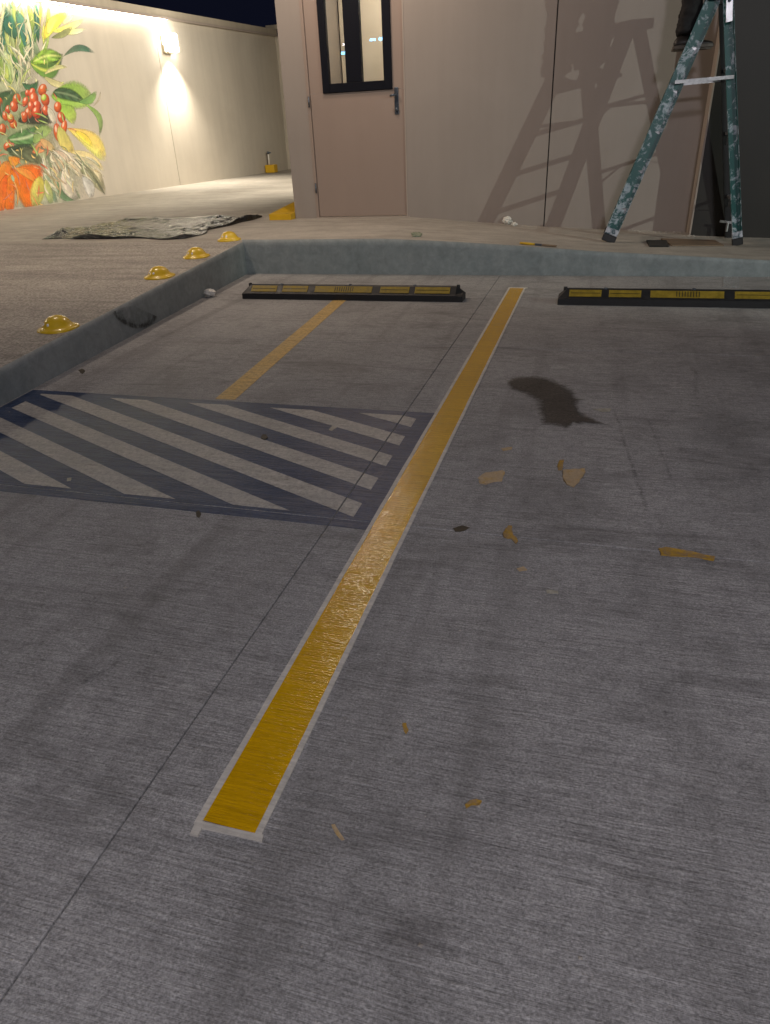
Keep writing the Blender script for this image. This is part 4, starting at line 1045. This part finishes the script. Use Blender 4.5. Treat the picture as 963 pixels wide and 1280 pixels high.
    for y in (7.30, 7.46): sk('ear', [((.545, y, fz+1.62), .012), ((.54, y, fz+1.665), .016)], [(0, 1)], 'skin', 1)
    # hands: palm with fingers
    for (w, d, s) in ((Vector((.92, 7.20, fz+1.45)), Vector((.78, .16, .6)).normalized(), 1), (Vector((.84, 7.78, fz+1.65)), Vector((.5, .15, .85)).normalized(), -1)):
        sd = d.cross(Vector((0, 0, 1))).normalized(); nrm = sd.cross(d)
        sk('palm', [(tuple(w), (.030, .022)), (tuple(w+d*.05), (.038, .018)), (tuple(w+d*.09), (.038, .016))], [(0, 1), (1, 2)], 'skin', 1)
        for f, (o_, L) in enumerate(((-.028, .065), (-.010, .075), (.009, .072), (.027, .056))):
            b0 = w+d*.09+sd*o_
            sk('finger', [(tuple(b0), .010), (tuple(b0+d*L*.5-nrm*.008), .009), (tuple(b0+d*L*.85-nrm*.03), .008)], [(0, 1), (1, 2)], 'skin', 1)
        b0 = w+d*.035+sd*.03*s
        sk('thumb', [(tuple(b0), .012), (tuple(b0+d*.03+sd*.03*s), .011), (tuple(b0+d*.06+sd*.035*s-nrm*.01), .009)], [(0, 1), (1, 2)], 'skin', 1)
    # shoes
    for y, x in ((yN, .415), (yF, .425)):
        bm = bmesh.new(); secs = []
        for t, wd, hh in ((0, .030, .060), (.02, .037, .085), (.07, .040, .100), (.12, .039, .092), (.17, .043, .066), (.22, .048, .052), (.265, .044, .044), (.292, .030, .036), (.30, .012, .028)):
            ring = []
            for k in range(14):
                a = 2*math.pi*k/14; zz = math.sin(a); yy = math.cos(a)
                ring.append(bm.verts.new((x+t, y+yy*wd*(1-.35*max(0, zz)**2), fz+.022+max(0, zz)*(hh-.022)+(0 if zz > 0 else zz*.004))))
            secs.append(ring)
        for a, b in zip(secs, secs[1:]):
            for k in range(14): bm.faces.new((a[k], a[(k+1) % 14], b[(k+1) % 14], b[k]))
        bm.faces.new(secs[0][::-1]); bm.faces.new(secs[-1])
        sh = keep(obj('shoe', bm, 'shoe', None, True), e)
        bm = bmesh.new(); outl = []
        for t, wd in ((-.008, .020), (.0, .034), (.05, .043), (.12, .042), (.2, .050), (.26, .048), (.298, .030), (.308, .010)): outl.append((t, wd))
        poly = [(x+t, y-w_) for t, w_ in outl]+[(x+t, y+w_) for t, w_ in reversed(outl)]
        prism(bm, poly, fz-.001, fz+.021, .004)
        so = obj('sole', bm, 'sole'); so.parent = sh; so.matrix_parent_inverse = Matrix.Identity(4)
    return e
pe = person(); pe.location.x += .075

# ------------------------------------------------------------------ litter
def scrap(name, pts, mat, label, fn=None, lift=.004, curl=.006, cat='scrap', seed=0, group=None):
    P = [land(x, y, fn) if fn else g(x, y) for x, y in pts]
    c = sum(P, Vector())/len(P)
    dense = []
    for i in range(len(P)):
        p, q = P[i], P[(i+1) % len(P)]; m = max(2, int((q-p).length/.006)); m = min(m, 9)
        for k in range(m):
            s = p.lerp(q, k/m); s = s+Vector((noise.noise(s*60+Vector((seed, 0, 0))), noise.noise(s*60+Vector((0, seed, 3))), 0))*.0035; dense.append(s)
    lift *= .45; curl *= .5
    bm = bmesh.new(); n = len(dense); rings = []
    for f in (1., .72, .42):
        ring = []
        for s in dense:
            q = c.lerp(s, f); h = lift+curl*(.5+noise.noise(q*24+Vector((seed*1.7, 0, 0))))*(f**2)+curl*.5*abs(noise.noise(q*45))
            ring.append(bm.verts.new((q.x, q.y, q.z+max(.0016, h))))
        rings.append(ring)
    for a, b in zip(rings, rings[1:]):
        for i in range(n): bm.faces.new((a[i], a[(i+1) % n], b[(i+1) % n], b[i]))
    top = bm.verts.new(sum((v.co for v in rings[-1]), Vector())/n)
    for i in range(n): bm.faces.new((rings[-1][i], rings[-1][(i+1) % n], top))
    lo = [bm.verts.new((s.x, s.y, s.z+.0006)) for s in dense]
    lo = [bm.verts.new(v.co-Vector((0, 0, min(.0012, v.co.z-dense[i].z-.0005)))) for i, v in enumerate(rings[0])] if not lo else lo
    for i in range(n): bm.faces.new((rings[0][i], lo[i], lo[(i+1) % n], rings[0][(i+1) % n]))
    o = obj(name, bm, mat); tag(o, label, cat, group); return o
GR = 'scraps of torn tape on the concrete'
scrap('tape_scrap', [(597, 598), (606, 592), (628, 589), (632, 591), (627, 602), (604, 604)], 'tapescrap', 'flat tan scrap of torn tape beside the fresh yellow line', seed=1, group=GR)
scrap('tape_scrap', [(598, 601), (612, 603), (622, 601), (608, 606), (600, 605)], 'tapescrap', 'thin sliver of tan tape tucked under a larger flat scrap', seed=2, lift=.003, group=GR)
scrap('tape_scrap', [(704, 590), (716, 588), (731, 587), (732, 591), (723, 604), (717, 610), (708, 606), (704, 600)], 'tapescrap', 'largest folded tan tape scrap lying below the dark spill', seed=3, curl=.012, group=GR)
scrap('tape_scrap', [(697, 583), (700, 576), (705, 576), (703, 588), (698, 588)], 'yscrap', 'narrow upright yellow tape scrap touching the largest folded scrap', seed=4, curl=.01, group=GR)
scrap('tape_scrap', [(629, 668), (635, 658), (640, 658), (641, 668), (648, 677), (645, 680), (638, 674), (630, 672)], 'yscrap', 'bent yellow stained tape scrap lying on the cross joint', seed=5, curl=.012, group=GR)
scrap('tape_scrap', [(824, 687), (832, 685), (846, 688), (870, 692), (893, 697), (892, 702), (868, 697), (842, 696), (826, 695)], 'yscrap', 'long narrow yellow tape strip curled on the cross joint', seed=6, curl=.008, group=GR)
scrap('tape_scrap', [(683, 738), (697, 739), (698, 743), (684, 742)], 'palescrap', 'tiny pale tape scrap alone on bare concrete', seed=7, curl=.003, group=GR)
scrap('tape_scrap', [(646, 711), (654, 709), (659, 713), (650, 715)], 'tapescrap', 'tiny tan tape scrap below the bent yellow scrap', seed=8, curl=.003, group=GR)
scrap('tape_scrap', [(627, 561), (640, 559), (640, 562), (629, 564)], 'tapescrap', 'thin tan tape scrap between spill and flat tan scrap', seed=9, curl=.003, group=GR)
scrap('tape_scrap', [(581, 1006), (588, 1002), (596, 999), (602, 1002), (598, 1008), (590, 1008), (583, 1012)], 'yscrap', 'crumpled orange yellow tape scrap on open concrete', seed=10, curl=.006, group=GR)
scrap('tape_scrap', [(415, 1032), (419, 1031), (426, 1042), (431, 1050), (427, 1051), (421, 1044)], 'tapescrap', 'slim tan tape sliver near the bare end of the yellow line', seed=11, curl=.003, group=GR)
scrap('tape_scrap', [(504, 905), (508, 904), (511, 913), (508, 918), (504, 914)], 'yscrap', 'small yellow tape flake beside the middle of the fresh line', seed=12, curl=.003, group=GR)
scrap('tape_scrap', [(411, 538), (416, 532), (423, 530), (424, 533), (415, 539)], 'palescrap', 'pale twisted tape scrap on a white stripe of the hatched bay', seed=13, curl=.003, lift=.002, group=GR)
scrap('tape_scrap', [(742, 512), (754, 511), (764, 511), (763, 515), (752, 515)], 'palescrap', 'pale tape curl at the edge of the dark spill', seed=14, curl=.004, group=GR)
scrap('tape_scrap', [(716, 519), (722, 518), (723, 521), (717, 522)], 'palescrap', 'small pale chip lying inside the dark spill', seed=15, curl=.003, lift=.005, group=GR)
scrap('tape_scrap', [(84, 598), (90, 597), (89, 601), (84, 602)], 'palescrap', 'small pale crumb on the white stripe by the cross joint', seed=16, curl=.002, lift=.002, group=GR)
scrap('leaf', [(326, 548), (329, 544), (333, 544), (335, 548), (331, 551)], 'leaf', 'small curled black leaf on the hatched blue bay', seed=17, curl=.008, lift=.006, cat='leaf')
scrap('leaf', [(245, 641), (248, 638), (252, 643), (249, 648), (246, 646)], 'leaf', 'small dark leaf just outside the blue bay on bare concrete', seed=18, curl=.003, lift=.002, cat='leaf')
scrap('leaf', [(98, 463), (103, 461), (107, 464), (103, 468)], 'leaf', 'small dark leaf lying near the foot of the painted kerb', seed=19, curl=.004, lift=.002, cat='leaf')
scrap('leaf', [(566, 661), (578, 657), (588, 660), (580, 664), (570, 665)], 'leaf', 'dry flattened leaf on the cross joint by the fresh line', seed=20, curl=.002, lift=.002, cat='leaf')
scrap('paper_scrap', [(514, 292), (520, 290.5), (528, 292), (526, 296), (516, 296)], 'greenpaper', 'green folded paper scrap on the raised paving by the door', plat_z, seed=21, curl=.02, cat='paper')
for (pts, sd, lb) in (([(905, 346), (925, 346), (923, 360), (903, 359)], 22, 'patch of clear tape stuck on concrete behind the wheel stop'),):
    P = [g(*q) for q in pts]; bm = bmesh.new(); prism(bm, jag([(p.x, p.y) for p in P], .004, .02), .001, .004); tag(obj('tape_patch', bm, 'film'), lb, 'tape')
def lump(name, x, y, r, mat, label, fn, cat, sq=.6, seed=0):
    p = land(x, y, fn) if fn else g(x, y)
    bm = bmesh.new(); bmesh.ops.create_icosphere(bm, subdivisions=3, radius=1)
    for v in bm.verts:
        d = v.co.normalized(); k = 1+.45*noise.noise(d*2.2+Vector((seed, 0, 0)))+.25*abs(noise.noise(d*5+Vector((0, seed, 0))))
        v.co = Vector((d.x*r*1.35*k, d.y*r*k, max(-.9, d.z)*r*sq*k))
    zmin = min(v.co.z for v in bm.verts)
    for v in bm.verts: v.co += Vector((p.x, p.y, p.z-zmin-.002))
    o = obj(name, bm, mat); tag(o, label, cat); return o
lump('crumpled_wrapper', 263, 371, .034, 'whiteplastic', 'crumpled white wrapper at the foot of the left kerb', None, 'wrapper', .85, 3)
pp = ony(632, 279, YW-.05)
lump('crumpled_paper', 634, 280.5, .034, 'whiteplastic', 'larger crumpled cream paper ball against the wall foot', lambda x, y: plat_z(x, min(y, 8)), 'paper', 1.1, 5).location.y = 0
lump('crumpled_paper', 643, 282.5, .023, 'whiteplastic', 'smaller crumpled cream paper ball beside the larger one', lambda x, y: plat_z(x, min(y, 8)), 'paper', .8, 8)
# brush with yellow handle
p0, p1 = land(650, 305.5, plat_z), land(696, 309, plat_z); p0.z += .012; p1.z += .008
br = empty('paint_brush', p0); tag(br, 'paint brush with yellow handle lying on the raised paving edge', 'brush')
d = (p1-p0)
bm = bmesh.new(); tube(bm, [p0, p0+d*.2, p0+d*.42], [.009, .011, .008], 10); keep(obj('handle', bm, 'yellow', None, True), br)
bm = bmesh.new(); bar(bm, p0+d*.42, p0+d*.60, .030, .014); keep(obj('ferrule', bm, 'steel'), br)
bm = bmesh.new(); bar(bm, p0+d*.60, p0+d, .042, .013, (0, 0, 1), 0, .004); keep(obj('bristles', bm, 'wood'), br)
# loose boards and rubble by the ladder
def board(name, pts, th, mat, label):
    P = [land(x, y, plat_z) for x, y in pts]; bm = bmesh.new(); prism(bm, [(p.x, p.y) for p in P], lambda x, y: plat_z(x, y)+.001, lambda x, y: plat_z(x, y)+th); tag(obj(name, bm, mat), label, 'board')
board('flat_board', [(808, 302), (833, 302), (836, 309), (812, 309)], .014, 'seam', 'small dark flat board on the paving between the ladder feet')
board('flat_board', [(826, 299.5), (893, 301.5), (905, 308), (840, 308)], .012, 'wood', 'pale thin board lying flat on the paving beneath the ladder')
rr = random.Random(11); bm = bmesh.new()
for i in range(70):
    x = rr.uniform(.3, .95); y = 8.05-abs(rr.gauss(0, .05)) if x < .85 else 7.78-abs(rr.gauss(0, .04)); s = rr.uniform(.004, .013)
    t = bmesh.new(); bmesh.ops.create_icosphere(t, subdivisions=1, radius=s)
    for v in t.verts: v.co = Vector((v.co.x*rr.uniform(.7, 1.6), v.co.y, v.co.z*.7))+Vector((x, y, plat_z(x, y)+s*.4))
    merge(bm, t)
tag(obj('rubble_crumbs', bm, 'plat'), 'small rubble crumbs along the wall foot behind the ladder', 'rubble', kind='stuff')

# grit swept about on the slabs
bm = bmesh.new(); gv = []; rg = random.Random(5)
for i in range(900):
    x = rg.uniform(-2.6, 2.2); y = rg.uniform(.4, 6.2)
    if x < kerb_x(y)+.05: continue
    if i % 3 == 0: y = 6.29-abs(rg.gauss(0, .09))
    elif i % 3 == 1 and rg.random() < .5: x = kerb_x(y)+.02+abs(rg.gauss(0, .07))
    r = min(.006, .0012+rg.expovariate(900)); a0 = rg.random()*6
    vs = [bm.verts.new((x+r*1.2*math.cos(a0+k*1.57), y+r*math.sin(a0+k*1.57), .0006)) for k in range(4)]
    t_ = bm.verts.new((x+r*.2, y, r*.9))
    for k in range(4): bm.faces.new((vs[k], vs[(k+1) % 4], t_))
tag(obj('grit', bm, 'plat'), 'fine pale grit scattered over the parking slabs', 'grit', kind='stuff')

# ------------------------------------------------------------------ lit sign across the street, seen only mirrored in the door glass
sg = empty('street_sign', (-6.4, -9, 3.2)); tag(sg, 'lit cyan and white sign mirrored in the black framed door window', 'sign')
def mirror_pt(x, y, D):
    p = ony(x, y, YW+.02); d = p-CAM; d.y = -d.y; return p+d.normalized()*D
for (xa, xb, y0, y1, m) in ((412, 424, 61, 63.5, 'sign'), (428, 435, 60, 62, 'sign'), (414, 420, 50, 52, 'signw'), (426, 433, 49, 51.5, 'signw'), (452, 459, 44.5, 47, 'sign'), (464, 474, 43.5, 46.5, 'sign')):
    A_, B_ = mirror_pt(xa, y0, 17), mirror_pt(xb, y1, 17)
    bm = bmesh.new(); box(bm, (min(A_.x, B_.x), -9.05, min(A_.z, B_.z)), (max(A_.x, B_.x), -9.0, max(A_.z, B_.z))); keep(obj('light_tube', bm, m), sg)
